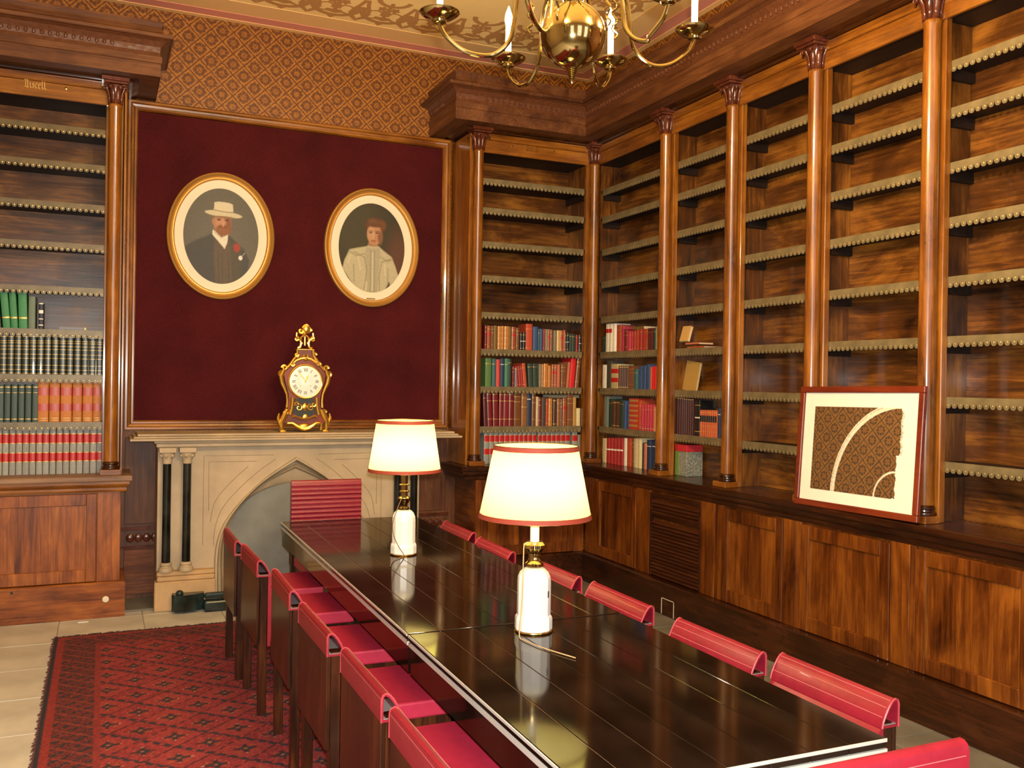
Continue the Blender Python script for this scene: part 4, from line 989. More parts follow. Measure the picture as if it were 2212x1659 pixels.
for sx in (-1, 1):
    P('leg', MB().box(sx*(hw-.024)-.021, sx*(hw-.024)+.021, .0, .05, .012, .499), W['rose'], .003)
    P('leg', MB().box(sx*(hw-.04)-.018, sx*(hw-.04)+.018, .405, .445, .012, .359), W['rose'], .003)

dup(t, (1.284, 1.225, -.0115), 0, 'tall crimson chair at the near table end, only its outer back corner in view')
# ------------------------------------------------------------------ table lamps
def lamp(label, xy, far):
    t = thing('table_lamp', label, 'lamp', (*xy, ZT+.0005), 0, 'table lamps with white marble bases')
    P = lambda n, mb, mt, bev=0, par=t, **k: part(par, n, mb, mt, bev, local=True, **k)
    k = 1.0
    P('base_ring', MB().lathe([(.069, 0), (.070, .003), (.069, .006)], 32), M_['brass2'])
    b = MB().lathe([(.068, .0065), (.068, .045), (.066, .054), (.061, .060), (.061, .175), (.059, .195), (.052, .212), (.040, .224), (.028, .229)], 12, smooth=False)
    P('marble_base', b, M_['marble'], .003)
    if not far:
        P('brass_neck', MB().lathe([(.028, .2295), (.033, .234), (.033, .244), (.026, .250), (.020, .262), (.022, .280), (.034, .293), (.041, .300), (.042, .312), (.036, .318), (.030, .322)], 24), M_['brass'])
        P('candle_tube', MB().lathe([(.0165, .3225), (.0165, .43)], 18), M_['candle'])
        P('label', MB().prism([(.045, .127), (.052, .1265), (.0525, .15), (.0455, .151)], 'y', -.0505, -.0495).xf(Matrix.Rotation(.55, 4, 'Z') @ Matrix.Translation((-.048, -.011, 0))), M_['lab_black'])
    else:
        P('brass_neck', MB().lathe([(.026, .2295), (.026, .24), (.018, .246), (.020, .262), (.031, .275), (.033, .29), (.028, .295), (.018, .30), (.018, .318), (.026, .321), (.026, .326), (.017, .33), (.017, .352), (.027, .355), (.027, .36), (.018, .364), (.018, .43)], 24), M_['brass'])
    zs0, zs1, rb, rt_ = (.410, .668, .203, .151) if not far else (.427, .689, .186, .146)
    mb = MB(); n = 56
    vs = []
    for (r, z) in ((rb, zs0), (rt_, zs1)): vs += [(r*math.cos(2*PI*i/n), r*math.sin(2*PI*i/n), z) for i in range(n)]
    mb.add(vs, [(i, (i+1) % n, n+(i+1) % n, n+i) for i in range(n)], 0, True)
    sh = P('lamp_shade', mb, M_['shade'])
    for (z, dz, nm) in ((zs0, .016, 'lower_braid'), (zs1-.016, .016, 'upper_braid')):
        f = lambda z_: rb+(rt_-rb)*(z_-zs0)/(zs1-zs0)
        P(nm, MB().lathe([(f(z)+.0004, z-.0005), (f(z)+.0025, z), (f(z+dz)+.0025, z+dz), (f(z+dz)+.0004, z+dz+.0005)], 56, caps=False), M_['trimred'], par=sh)
        P('gold_edge', MB().tube([(( f(z if z == zs0 else z+dz)+.001)*math.cos(2*PI*i/56), (f(z if z == zs0 else z+dz)+.001)*math.sin(2*PI*i/56), z if z == zs0 else z+dz) for i in range(56)], .0018, 5, closed=True), M_['brass2'], par=sh)
    wr = MB()
    for a in (0, 2*PI/3, 4*PI/3): wr.tube([(.012*math.cos(a), .012*math.sin(a), zs1-.05), (rt_*.985*math.cos(a), rt_*.985*math.sin(a), zs1-.012)], .0022, 5)
    P('shade_carrier', wr, M_['brass2'], par=sh)
    P('socket', MB().lathe([(.015, .4305), (.018, .435), (.018, .47), (.012, .475)], 14), M_['brass2'])
    P('bulb', MB().lathe([(.012, .4755), (.016, .49), (.030, .52), (.033, .545), (.026, .57), (.008, .582)], 18), M_['lampbulb'])
    if far:
        pts = [(-.02, -.02, .29), (-.05, -.045, .24), (-.074, -.05, .17), (-.070, -.055, .11), (-.045, -.067, .05), (-.02, -.074, .008), (-.05, -.10, .004), (-.10, -.16, .004), (-.16, -.30, .004)]
    else:
        pts = [(-.035, -.02, .322), (-.055, -.03, .318), (-.060, -.035, .28), (-.068, -.05, .2), (-.075, -.06, .12), (-.088, -.075, .05), (-.092, -.082, .006), (-.088, -.12, .004), (-.07, -.22, .004), (-.02, -.36, .004)]
    P('cord', MB().tube(catmull(pts), .0021, 6), M_['cord' if far else 'cord2'])
    return t
def catmull(p, k=5):
    P_ = [Vector(a) for a in p]; out = []
    for i in range(len(P_)-1):
        a, b, c, d = P_[max(0, i-1)], P_[i], P_[i+1], P_[min(len(P_)-1, i+2)]
        for j in range(k):
            t = j/k; out.append(.5*((2*b)+(c-a)*t+(2*a-5*b+4*c-d)*t*t+(3*b-a-3*c+d)*t**3))
    return out+[P_[-1]]
M_['lampbulb'] = emit('lamp_bulb', (1, .88, .66), 135)
lamp('nearer table lamp with a white octagonal marble base, white candle tube and cream shade', (1.436, 2.983), False)
lamp('farther table lamp with a brass burner neck, dark cord and cream shade', (1.431, 4.531), True)

# ------------------------------------------------------------------ chandelier
CHX = Vector((1.345, 2.575, 0)); lat = Vector((rt.x, rt.y, 0)).normalized(); dep = Vector((fw.x, fw.y, 0)).normalized()
cl = thing('brass_chandelier', 'polished brass globe chandelier with curved arms and lit candle bulbs above the table', 'chandelier', (CHX.x, CHX.y, 2.53))
P = lambda n, mb, mt, bev=0, par=cl, **k: part(par, n, mb, mt, bev, **k)
gz = 2.694; gr_ = .103
prof = [(.001, -.1015)]+[(gr_*math.sin(a), -gr_*.98*math.cos(a)) for a in [i*PI/26 for i in range(1, 13)]]+[(.104, -.001), (.104, .006)]+[(gr_*math.sin(a), -gr_*.98*math.cos(a)+.004) for a in [i*PI/26 for i in range(14, 25)]]+[(.02, .11)]
P('globe', MB().lathe(prof, 48, (CHX.x, CHX.y, gz)), M_['brass'])
fpz = gz-.099
P('finial', MB().lathe([(.004, -.052), (.006, -.045)]+[(.0065+.0135*i/11+.0019*(-1)**i, -.040+.0030*i) for i in range(12)]+[(.030, .0), (.034, .004), (.026, .010)], 24, (CHX.x, CHX.y, fpz)), M_['brass'])
P('stem', MB().lathe([(.03, .105), (.034, .115), (.018, .13), (.016, .2), (.03, .24), (.036, .27), (.02, .30), (.014, .34), (.028, .38), (.028, .42), (.012, .45), (.010, 1.50)], 24, (CHX.x, CHX.y, gz)), M_['brass'])
P('ceiling_rose', MB().lathe([(.02, 1.48), (.06, 1.51), (.07, 1.551)], 24, (CHX.x, CHX.y, gz)), M_['brass'])
ARMS = [(8, .400, 1), (66, .385, 1), (121, .40, 1), (187, .42, 1), (247, .41, 1), (320, .345, 1)]
pan = MB().lathe([(.012, -.020), (.018, -.018), (.020, -.012), (.018, -.009), (.040, .000), (.052, .010), (.054, .014), (.051, .016), (.036, .010), (.010, .008), (.009, .014), (.013, .018), (.011, .024), (.0125, .030), (.012, .034)], 30, sx=1.16, sy=1.16).mesh('drip_pan', [M_['brass']])
cnd = MB().lathe([(.0105, .0342), (.0105, .125)], 16).mesh('candle_sleeve', [M_['candle']])
blb = MB().lathe([(.007, .1252), (.0115, .138), (.0135, .150), (.011, .166), (.005, .184), (.0008, .196)], 14).mesh('candle_bulb', [M_['bulb']])
zp = 2.728
for a, r, on in ARMS:
    d = lat*math.cos(math.radians(a))+dep*math.sin(math.radians(a))
    q = lambda rr, z: (CHX.x+d.x*rr, CHX.y+d.y*rr, z)
    pts = [q(.02, gz+.135), q(.07, gz+.19), q(.13, gz+.19), q(.172, gz+.13), q(.185, gz+.05), q(.198, gz-.02), q(.232, gz-.062), q(.275, gz-.078), q(r*.82, gz-.066), q(r*.95, gz-.025), q(r, zp-.020)]
    arm = P('arm', MB().tube(catmull(pts, 6), .0071, 10), M_['brass'])
    sd = Vector((-d.y, d.x, 0))
    sp = [q(.135+.010*math.sin(i*1.9), gz+.0+i*.014) for i in range(13)]
    P('beaded_scroll', MB().tube(catmull(sp, 3), .0038, 6), M_['brass'], par=arm)
    for nm, me in (('drip_pan', pan), ('candle_sleeve', cnd), ('candle_bulb', blb)):
        o = P(nm, me, None, par=arm); o.location = Vector(q(r, zp))-Vector(ORG[arm.name])

# ------------------------------------------------------------------ framed wallpaper fragment leaning on the columns
FW, FH = .862, .664
def frag_fn(X, Z):
    x, z = X*FW/2, Z*FH/2; rng = np.random.default_rng(9); n = rng.random(X.shape)
    c = np.ones(X.shape+(3,))*np.array((.17, .075, .018))
    s = .118; a = np.abs(((x+z)/s) % 1-.5); b = np.abs(((x-z)/s) % 1-.5); d = .5-np.maximum(a, b)
    c[(d > .07) & (d < .14)] = (.23, .11, .028); c[d < .035] = (.055, .030, .012)
    pt = lambda u, v, r: np.hypot(a-u, b-v) < r
    c[pt(.19, .19, .085) | pt(.30, .03, .065) | pt(.03, .30, .065)] = (.035, .024, .016)
    c *= (.85+.3*n)[..., None]
    W_ = np.array((.70, .66, .54))
    ax, az, R = .325, -.268, .50
    rr = np.hypot((x-ax)*1.02, (z-az)*.94); m_ = (np.abs(rr-R) < .0165) & (x < .32) & (z > -.31); c[m_] = (W_*(.72+.4*n)[..., None])[m_]
    m_ = ((rr-R) > .004) & ((rr-R) < .010) & (n > .5) & (x < .32); c[m_] = (.35, .28, .18)
    r3 = np.hypot(x-.302, z+.262); m_ = (np.abs(r3-.150) < .0055); c[m_] = W_*.95
    paper = np.array((.80, .79, .70))
    wob = .006*np.sin(z*70)+.004*np.sin(z*163+1)
    edge = np.where(z > -.02, .318+wob*.4, .298+wob*.5); m_ = x > edge; c[m_] = paper
    st = (x > edge) & (x < edge+.014) & (z > -.02) & (z < .235); c[st] = np.where((n > .55)[..., None], np.array((.30, .25, .15)), paper*.85)[st]
    m_ = (x-.27)+(-z-.225)*1.0+.01*np.sin(x*140) > .055; c[m_] = paper
    m_ = (x < -.345) | (z > .250) | (z < -.262); c[m_] = paper
    c[~((x < -.345) | (z > .250) | (z < -.262)) & (c.max(-1) < .33)] *= .85
    return np.clip(c, 0, 1)
fr = thing('framed_wallpaper_fragment', 'red wooden frame holding a brown patterned wallpaper fragment with white arcs, leaning on the counter', 'picture', (3.613, 3.6545, ZB+.0008), -PI/2)
lean = math.atan2(.052, .66)
T_ = Matrix.Rotation(-lean, 4, 'X') @ Matrix.Rotation(-.016, 4, 'Y')
P = lambda n, mb, mt, bev=0, **k: part(fr, n, mb.xf(T_) if isinstance(mb, MB) else mb, mt, bev, local=True, **k)
bw = .034
for nm, vs in (('frame_rail', (-FW/2, FW/2, 0, bw)), ('frame_rail', (-FW/2, FW/2, FH-bw, FH)), ('frame_stile', (-FW/2, -FW/2+bw, bw+.0003, FH-bw-.0003)), ('frame_stile', (FW/2-bw, FW/2, bw+.0003, FH-bw-.0003))):
    P(nm, MB().box(vs[0], vs[1], -.024, 0.0, vs[2], vs[3]), M_['oxblood'], .003)
P('mount_board', MB().box(-FW/2+bw-.004, FW/2-bw+.004, -.010, -.007, bw-.004, FH-bw+.004), M_['paperwhite'])
me = paint_mesh('wallpaper_fragment', FW-2*bw-.0, FH-2*bw, 230, 180, frag_fn, M_['fragment'], False)
for v in me.vertices: v.co = T_ @ Vector((v.co.x*.995, -.0108, v.co.z*.995+FH/2))
# keep only the sheet of paper itself, the margin is mount board
P('wallpaper_fragment', me, None)
P('backing', MB().box(-FW/2+.02, FW/2-.02, -.0068, -.001, .02, FH-.02), W['darkx'])

# ------------------------------------------------------------------ books, each volume a thing of its own
BOOKS = {
'far5':[(2.786,0.022,0.194,'dkred'),(2.808,0.034,0.191,'rust'),(2.842,0.021,0.191,'brown'),(2.864,0.028,0.194,'olive'),(2.895,0.037,0.191,'tan'),(2.933,0.022,0.194,'tan'),(2.956,0.043,0.193,'tan'),(3,0.019,0.191,'olive'),(3.021,0.039,0.19,'rust'),(3.061,0.03,0.183,'brown'),(3.094,0.026,0.148,'black'),(3.122,0.026,0.149,'black'),(3.149,0.062,0.22,'redor'),(3.213,0.045,0.199,'blue'),(3.259,0.017,0.183,'teal'),(3.276,0.027,0.183,'blue'),(3.304,0.017,0.184,'red'),(3.322,0.024,0.181,'grey'),(3.347,0.023,0.183,'rust'),(3.371,0.024,0.18,'brown'),(3.397,0.03,0.175,'grey'),(3.428,0.035,0.176,'cream2'),(3.464,0.031,0.175,'rust'),(3.496,0.014,0.181,'salmon'),(3.511,0.013,0.156,'black'),(3.525,0.017,0.161,'black'),(3.544,0.026,0.15,'dkgreen'),(3.571,0.036,0.149,'dkgreen'),(3.611,0.021,0.145,'red'),(3.633,0.024,0.145,'black')],
'far6':[(2.796,0.054,0.229,'green'),(2.852,0.035,0.226,'teal'),(2.889,0.034,0.222,'coral'),(2.924,0.035,0.23,'navy'),(2.962,0.031,0.231,'teal2'),(2.995,0.032,0.229,'dkgreen'),(3.03,0.019,0.168,'dkred'),(3.051,0.018,0.158,'greyblue'),(3.07,0.02,0.169,'red',-6),(3.091,0.021,0.173,'red',-6),(3.113,0.019,0.175,'red',-6),(3.133,0.032,0.196,'redor',-6),(3.178,0.046,0.193,'dkgreen',-4),(3.225,0.044,0.194,'dkgreen',-3),(3.27,0.023,0.19,'grey'),(3.295,0.019,0.189,'tan'),(3.315,0.042,0.196,'orange'),(3.359,0.025,0.181,'orange'),(3.386,0.027,0.191,'rust'),(3.414,0.026,0.192,'rust'),(3.44,0.028,0.192,'salmon'),(3.471,0.049,0.197,'brown'),(3.524,0.025,0.214,'salmon',4),(3.551,0.049,0.246,'brightred',4),(3.607,0.036,0.25,'brown',5)],
'far7':[(2.788,0.036,0.287,'maroon',-3),(2.826,0.042,0.285,'dkred',-3),(2.869,0.048,0.286,'dkred',-2),(2.918,0.04,0.282,'dkred'),(2.958,0.05,0.283,'dkred'),(3.009,0.043,0.283,'dkred'),(3.054,0.061,0.28,'brown'),(3.117,0.051,0.28,'brown2'),(3.17,0.038,0.279,'navy'),(3.21,0.035,0.273,'brown'),(3.247,0.022,0.242,'cream'),(3.27,0.028,0.236,'dkred'),(3.301,0.037,0.235,'dkgrey'),(3.339,0.023,0.227,'redor'),(3.364,0.036,0.229,'tan'),(3.405,0.034,0.224,'dkbrown'),(3.44,0.03,0.228,'brown2'),(3.471,0.024,0.224,'brown'),(3.496,0.038,0.232,'rust'),(3.536,0.055,0.264,'brown'),(3.593,0.031,0.24,'ochre'),(3.627,0.037,0.148,'cream')],
'far8':[(2.791,0.045,0.265,'law'),(2.837,0.04,0.265,'law'),(2.879,0.04,0.264,'law'),(2.921,0.044,0.264,'law'),(2.966,0.045,0.264,'law'),(3.012,0.04,0.263,'law'),(3.053,0.039,0.263,'law'),(3.094,0.036,0.263,'law'),(3.132,0.04,0.262,'law'),(3.174,0.04,0.262,'law'),(3.216,0.04,0.262,'law'),(3.268,0.034,0.259,'law'),(3.303,0.042,0.259,'law'),(3.346,0.042,0.259,'law'),(3.389,0.039,0.258,'law'),(3.429,0.043,0.258,'law'),(3.474,0.043,0.258,'law'),(3.518,0.049,0.258,'law'),(3.586,0.05,0.255,'law'),(3.64,0.028,0.224,'grey')],
'r0_5':[(6.631,0.054,0.14,'dkgreen'),(6.582,0.05,0.237,'whitered'),(6.534,0.046,0.237,'whitered'),(6.483,0.048,0.236,'white'),(6.407,0.064,0.221,'redor'),(6.387,0.017,0.207,'tan'),(6.342,0.044,0.202,'magenta'),(6.29,0.05,0.18,'dkred'),(6.239,0.049,0.162,'crimson'),(6.203,0.034,0.161,'crimson'),(6.167,0.034,0.162,'red'),(6.125,0.041,0.169,'redor'),(6.083,0.041,0.17,'red'),(6.031,0.051,0.172,'red'),(5.994,0.036,0.17,'rust'),(5.926,0.066,0.172,'maroon'),(5.886,0.038,0.165,'dkgreen'),(5.844,0.039,0.181,'creamgreen'),(5.757,0.064,0.174,'brown')],
'r0_6':[(6.617,0.069,0.197,'white'),(6.537,0.077,0.228,'dkgrey'),(6.42,0.114,0.202,'creamred'),(6.389,0.029,0.187,'dkbrown'),(6.359,0.029,0.186,'dkbrown'),(6.329,0.029,0.186,'dkbrown'),(6.3,0.028,0.186,'dkbrown'),(6.27,0.028,0.185,'dkbrown'),(6.187,0.08,0.185,'brown'),(6.133,0.05,0.158,'teal'),(6.076,0.054,0.18,'blue'),(6.023,0.051,0.183,'blue'),(5.969,0.052,0.194,'blue'),(5.928,0.033,0.173,'salmon'),(5.895,0.032,0.178,'brightred'),(5.862,0.031,0.178,'brightred'),(5.832,0.028,0.181,'red'),(5.748,0.065,0.181,'brown')],
'r0_7':[(6.583,0.07,0.251,'greyteal'),(6.517,0.062,0.232,'dkgreen'),(6.461,0.053,0.218,'dkbrown'),(6.4,0.058,0.219,'dkbrown'),(6.335,0.062,0.226,'dkgreen'),(6.301,0.031,0.222,'blue'),(6.259,0.038,0.185,'blue'),(6.122,0.132,0.244,'redgold'),(6.076,0.042,0.232,'redor'),(6.035,0.037,0.2,'crimson'),(5.997,0.036,0.202,'crimson'),(5.959,0.036,0.203,'crimson'),(5.922,0.035,0.204,'crimson'),(5.885,0.035,0.204,'crimson'),(5.855,0.026,0.188,'cream2'),(5.828,0.025,0.189,'cream'),(5.746,0.071,0.206,'brown')],
'r0_8':[(6.594,0.065,0.199,'cream'),(6.541,0.05,0.206,'redwhite'),(6.488,0.05,0.21,'redwhite'),(6.436,0.049,0.212,'redwhite'),(6.384,0.049,0.216,'redwhite'),(6.333,0.048,0.219,'redwhite'),(6.28,0.048,0.222,'white'),(6.211,0.066,0.226,'redor'),(6.171,0.037,0.227,'brown'),(6.111,0.058,0.23,'cream'),(6.062,0.046,0.234,'cream'),(6.02,0.036,0.203,'dkgrey'),(5.98,0.037,0.2,'salmon'),(5.92,0.056,0.23,'navy'),(5.857,0.06,0.234,'navy'),(5.821,0.032,0.244,'cream2')],
'r1_7':[(5.595,0.026,0.265,'maroonlt'),(5.568,0.025,0.264,'maroonlt'),(5.541,0.025,0.263,'maroonlt'),(5.514,0.025,0.263,'maroonlt'),(5.488,0.025,0.262,'maroonlt'),(5.461,0.025,0.26,'maroonlt'),(5.435,0.025,0.26,'maroonlt'),(5.409,0.024,0.259,'maroonlt'),(5.383,0.024,0.259,'maroonlt'),(5.308,0.06,0.252,'black'),(5.279,0.024,0.185,'redband'),(5.254,0.024,0.185,'redband'),(5.23,0.023,0.185,'redband'),(5.205,0.023,0.185,'redband'),(5.181,0.023,0.185,'redband'),(5.157,0.022,0.185,'redband'),(5.133,0.022,0.185,'redband'),(5.109,0.022,0.185,'redband'),(5.069,0.028,0.204,'navy'),(5.024,0.042,0.201,'dkgreen'),(4.981,0.042,0.198,'rust')],
'l5':[(-0.625,0.029,0.234,'dkgreen',-5),(-0.589,0.046,0.236,'green2',-5),(-0.542,0.042,0.237,'green2',-4),(-0.498,0.053,0.241,'green2',-2),(-0.443,0.042,0.216,'greygreen'),(-0.383,0.028,0.179,'navyband')],
'l6':[(-0.604,0.041,0.26,'gilt'),(-0.562,0.041,0.262,'gilt'),(-0.52,0.042,0.263,'gilt'),(-0.477,0.042,0.264,'gilt'),(-0.434,0.042,0.266,'gilt'),(-0.39,0.042,0.267,'gilt'),(-0.347,0.042,0.269,'gilt'),(-0.303,0.042,0.27,'gilt'),(-0.259,0.043,0.272,'gilt'),(-0.215,0.043,0.274,'gilt'),(-0.17,0.043,0.275,'gilt'),(-0.125,0.043,0.277,'gilt'),(-0.08,0.044,0.278,'gilt'),(-0.035,0.044,0.28,'gilt')],
'l7':[(-0.614,0.037,0.247,'greenset'),(-0.575,0.037,0.248,'greenset'),(-0.535,0.037,0.248,'greenset'),(-0.495,0.037,0.249,'greenset'),(-0.455,0.038,0.25,'greenset'),(-0.414,0.037,0.25,'greenset'),(-0.382,0.066,0.27,'orangeset'),(-0.314,0.064,0.271,'orangeset'),(-0.247,0.069,0.27,'orangeset'),(-0.176,0.06,0.271,'orangeset'),(-0.114,0.062,0.271,'orangeset'),(-0.051,0.054,0.272,'orangeset')],
'l8':[(-0.62,0.037,0.311,'law'),(-0.582,0.037,0.31,'law'),(-0.543,0.037,0.31,'law'),(-0.505,0.038,0.31,'law'),(-0.466,0.038,0.31,'law'),(-0.427,0.038,0.31,'law'),(-0.387,0.038,0.309,'law'),(-0.348,0.038,0.309,'law'),(-0.308,0.038,0.308,'law'),(-0.268,0.039,0.308,'law'),(-0.228,0.039,0.308,'law'),(-0.187,0.039,0.308,'law'),(-0.147,0.039,0.307,'law'),(-0.106,0.039,0.307,'law'),(-0.065,0.04,0.307,'law'),(-0.024,0.04,0.307,'law')],
}
# code: (colour words, rgb, leather?, bands [(z0, z1, material)])
G_ = 'goldleaf'
BK = {'dkred': ('dark red', (.16, .012, .012), 1, [(.9, .915, G_), (.72, .735, G_), (.2, .215, G_)]), 'rust': ('rust brown', (.30, .075, .02), 1, [(.85, .865, G_), (.6, .7, 'lab_red'), (.12, .135, G_)]),
 'brown': ('brown leather', (.17, .065, .022), 1, [(.85, .865, G_), (.7, .715, G_), (.2, .21, G_)]), 'brown2': ('mottled tan-brown', (.26, .11, .03), 1, [(.82, .835, G_), (.55, .57, G_)]),
 'olive': ('olive brown', (.16, .10, .025), 0, []), 'tan': ('gilt-tooled tan', (.42, .17, .035), 1, [(.92, .94, G_), (.7, .72, G_), (.48, .5, G_), (.25, .27, G_), (.06, .08, G_)]),
 'black': ('black', (.012, .012, .012), 1, [(.85, .87, G_), (.5, .53, 'lab_white'), (.12, .14, G_)]), 'redor': ('orange-red', (.42, .06, .022), 0, [(.8, .815, G_), (.1, .115, G_)]),
 'blue': ('blue cloth', (.03, .07, .19), 0, []), 'teal': ('teal green', (.035, .11, .12), 0, [(.8, .82, G_)]), 'teal2': ('sea green', (.05, .19, .12), 0, [(.78, .80, G_)]),
 'red': ('dull red', (.30, .028, .022), 0, [(.85, .86, G_), (.12, .13, G_)]), 'grey': ('grey', (.20, .18, .13), 0, []), 'cream2': ('pale tan', (.56, .34, .11), 1, [(.8, .82, G_)]),
 'salmon': ('salmon pink', (.50, .15, .08), 0, []), 'dkgreen': ('dark green', (.02, .04, .028), 0, [(.85, .865, G_)]), 'green': ('mid green', (.08, .17, .05), 0, [(.8, .82, G_)]),
 'coral': ('coral red', (.56, .06, .05), 0, []), 'navy': ('navy blue', (.018, .035, .085), 0, [(.78, .80, 'lab_white')]), 'greyblue': ('grey-blue', (.20, .22, .28), 0, [(.9, .95, G_)]),
 'orange': ('orange tan', (.45, .17, .025), 1, [(.75, .765, G_), (.3, .315, G_)]), 'brightred': ('bright red', (.58, .012, .014), 0, []), 'maroon': ('maroon', (.09, .010, .014), 1, [(.8, .81, G_)]),
 'cream': ('cream paper', (.62, .52, .30), 0, []), 'dkgrey': ('dark grey', (.05, .05, .04), 0, []), 'dkbrown': ('dark brown', (.07, .028, .014), 1, [(.92, .95, G_), (.06, .09, G_)]), 'ochre': ('ochre card', (.40, .23, .06), 0, []),
 'law': ('grey law report', (.27, .28, .265), 0, [(.66, .87, 'lab_red'), (.27, .47, 'lab_red'), (.855, .87, G_), (.66, .675, G_), (.455, .47, G_), (.27, .285, G_)]), 'whitered': ('white with a red label', (.74, .70, .58), 0, [(.68, .82, 'lab_red')]),
 'white': ('plain white', (.74, .72, .64), 0, []), 'magenta': ('magenta red', (.36, .03, .08), 0, []), 'crimson': ('crimson pink', (.42, .035, .06), 0, [(.8, .81, G_), (.08, .1, G_)]),
 'creamgreen': ('cream and green', (.42, .38, .16), 0, []), 'creamred': ('cream with two red labels', (.42, .35, .18), 0, [(.62, .80, 'lab_red'), (.26, .44, 'lab_red')]), 'greyteal': ('grey-green', (.16, .20, .17), 0, []),
 'redgold': ('red and gold diced', (.42, .035, .02), 1, [(.1+.16*i, .16+.16*i, G_) for i in range(6)]), 'redwhite': ('red and white striped', (.34, .025, .025), 0, [(.52, .58, 'lab_white')]),
 'maroonlt': ('dark maroon', (.055, .018, .018), 1, [(.97, .99, G_)]), 'redband': ('orange-red with a black band', (.46, .10, .035), 1, [(.56, .80, 'lab_black'), (.9, .92, G_), (.4, .415, G_), (.2, .215, G_)]),
 'green2': ('bright green cloth', (.03, .20, .075), 0, [(.28, .32, G_)]), 'greygreen': ('grey-green', (.11, .16, .12), 0, []), 'navyband': ('dark navy with white bands', (.014, .018, .04), 0, [(.94, .98, 'lab_white'), (.6, .72, 'lab_white'), (.38, .41, 'lab_white'), (.15, .19, 'lab_white')]),
 'gilt': ('black gilt-banded', (.014, .022, .014), 1, [(.93, .945, G_), (.83, .84, G_), (.78, .79, G_), (.70, .71, G_), (.62, .63, G_), (.50, .51, G_), (.40, .41, G_), (.23, .24, G_), (.12, .13, G_), (.03, .04, G_)]),
 'greenset': ('dark blue-green', (.04, .075, .07), 0, [(.92, .94, G_), (.78, .79, G_), (.08, .10, G_)]), 'orangeset': ('orange tan with pink labels', (.46, .15, .013), 0, [(.66, .86, 'lab_pink'), (.28, .46, 'lab_pink'), (.05, .06, G_), (.1, .11, G_)])}
SETS = {'law', 'gilt', 'greenset', 'orangeset', 'redband', 'maroonlt', 'crimson', 'redwhite', 'dkbrown'}
SHELF = {'5': 'third shelf above the lowest books', '6': 'second shelf above the counter', '7': 'first shelf above the counter', '8': 'counter, lowest row'}
SHELF = {'5': 'top row', '6': 'second row', '7': 'third row', '8': 'bottom row'}
BAYN = {'far': 'corner bookcase', 'r0': 'first right-wall bay', 'r1': 'second right-wall bay', 'l': 'left bookcase'}
ORD = ['first', 'second', 'third', 'fourth', 'fifth', 'sixth', 'seventh', 'eighth', 'ninth', 'tenth', 'eleventh', 'twelfth', 'thirteenth', 'fourteenth', 'fifteenth', 'sixteenth', 'seventeenth', 'eighteenth', 'nineteenth', 'twentieth', 'twenty-first', 'twenty-second', 'twenty-third', 'twenty-fourth', 'twenty-fifth', 'twenty-sixth', 'twenty-seventh', 'twenty-eighth', 'twenty-ninth', 'thirtieth', 'thirty-first']
BCACHE = {}
def book_meshes(wd, h, dp, code):
    key = (round(wd, 3), round(h, 3), round(dp, 3), code)
    if key in BCACHE: return BCACHE[key]
    nm, col, lea, bands = BK[code]; hw = wd/2-.0004; bl = min(.006, wd*.18); cv = min(.0028, wd*.12)
    arcp = [(hw*math.sin(a), bl*(1-math.cos(a))*1.0) for a in [-PI/2+PI*i/8 for i in range(9)]]
    front = [(p[0], bl-(bl*math.cos(PI*(i/8-.5)))) for i, p in enumerate(arcp)]
    U = front+[(hw, dp), (hw-cv, dp), (hw-cv, bl+.003), (-hw+cv, bl+.003), (-hw+cv, dp), (-hw, dp)]
    cov = MB().prism(U, 'z', 0, h, 0, False).mesh('cover', [M_['leatherbook' if lea else 'cloth']])
    pg = MB().box(-hw+cv+.0002, hw-cv-.0002, bl+.0032, dp-.004, .003, h-.004).mesh('pages', [M_['pages']])
    bm = []
    for bands in ([[q] for q in bands if q[2] != G_], [[q for q in bands if q[2] == G_]])[0] + ([[q for q in bands if q[2] == G_]] if any(q[2] == G_ for q in bands) else []):
        mats = sorted({b[2] for b in bands}); mb = MB()
        for z0, z1, mt in bands:
            e = .0006 if mt == G_ else .0004
            n = len(front); vs = [(p[0]*(1+e/hw*.3), p[1]-e, z) for z in (z0*h, z1*h) for p in front]
            mb.add(vs, [(i, i+1, n+i+1, n+i) for i in range(n-1)], mats.index(mt))
        bm.append(('gilt_tooling' if mats == [G_] else 'title_label', mb.mesh('title_label', [M_[k] for k in mats])))
    BCACHE[key] = (cov, pg, bm); return BCACHE[key]
MULTI = {}
def book(label, loc, rotz, wd, h, dp, code, lean=0, flat=None, group=None):
    t = bpy.data.objects.new('book', None); COL.objects.link(t); t.empty_display_size = .02
    t.location = loc
    M0 = Matrix.Rotation(rotz, 4, 'Z') @ (Matrix.Rotation(math.radians(lean), 4, 'Y') if flat is None else flat)
    t.rotation_euler = M0.to_euler()
    tag(t, label, 'book', group); cov, pg, bm = book_meshes(wd, h, dp, code)
    c = bpy.data.objects.new('cover', cov); p = bpy.data.objects.new('pages', pg); COL.objects.link(c); COL.objects.link(p)
    j = random.uniform(.88, 1.1); c.color = (*[x*j for x in BK[code][1]], 1); c.parent = t; p.parent = t
    for nm, me in bm:
        b = bpy.data.objects.new(nm, me); COL.objects.link(b); b.parent = t
        if nm == 'gilt_tooling': b['kind'] = 'stuff'
    return t
ZROW = {'far5': 1.849, 'far6': 1.551, 'far7': 1.234, 'far8': .937, 'r0_5': 1.849, 'r0_6': 1.551, 'r0_7': 1.234, 'r0_8': .937, 'r1_7': 1.234, 'l5': 1.891, 'l6': 1.594, 'l7': 1.28, 'l8': .937}
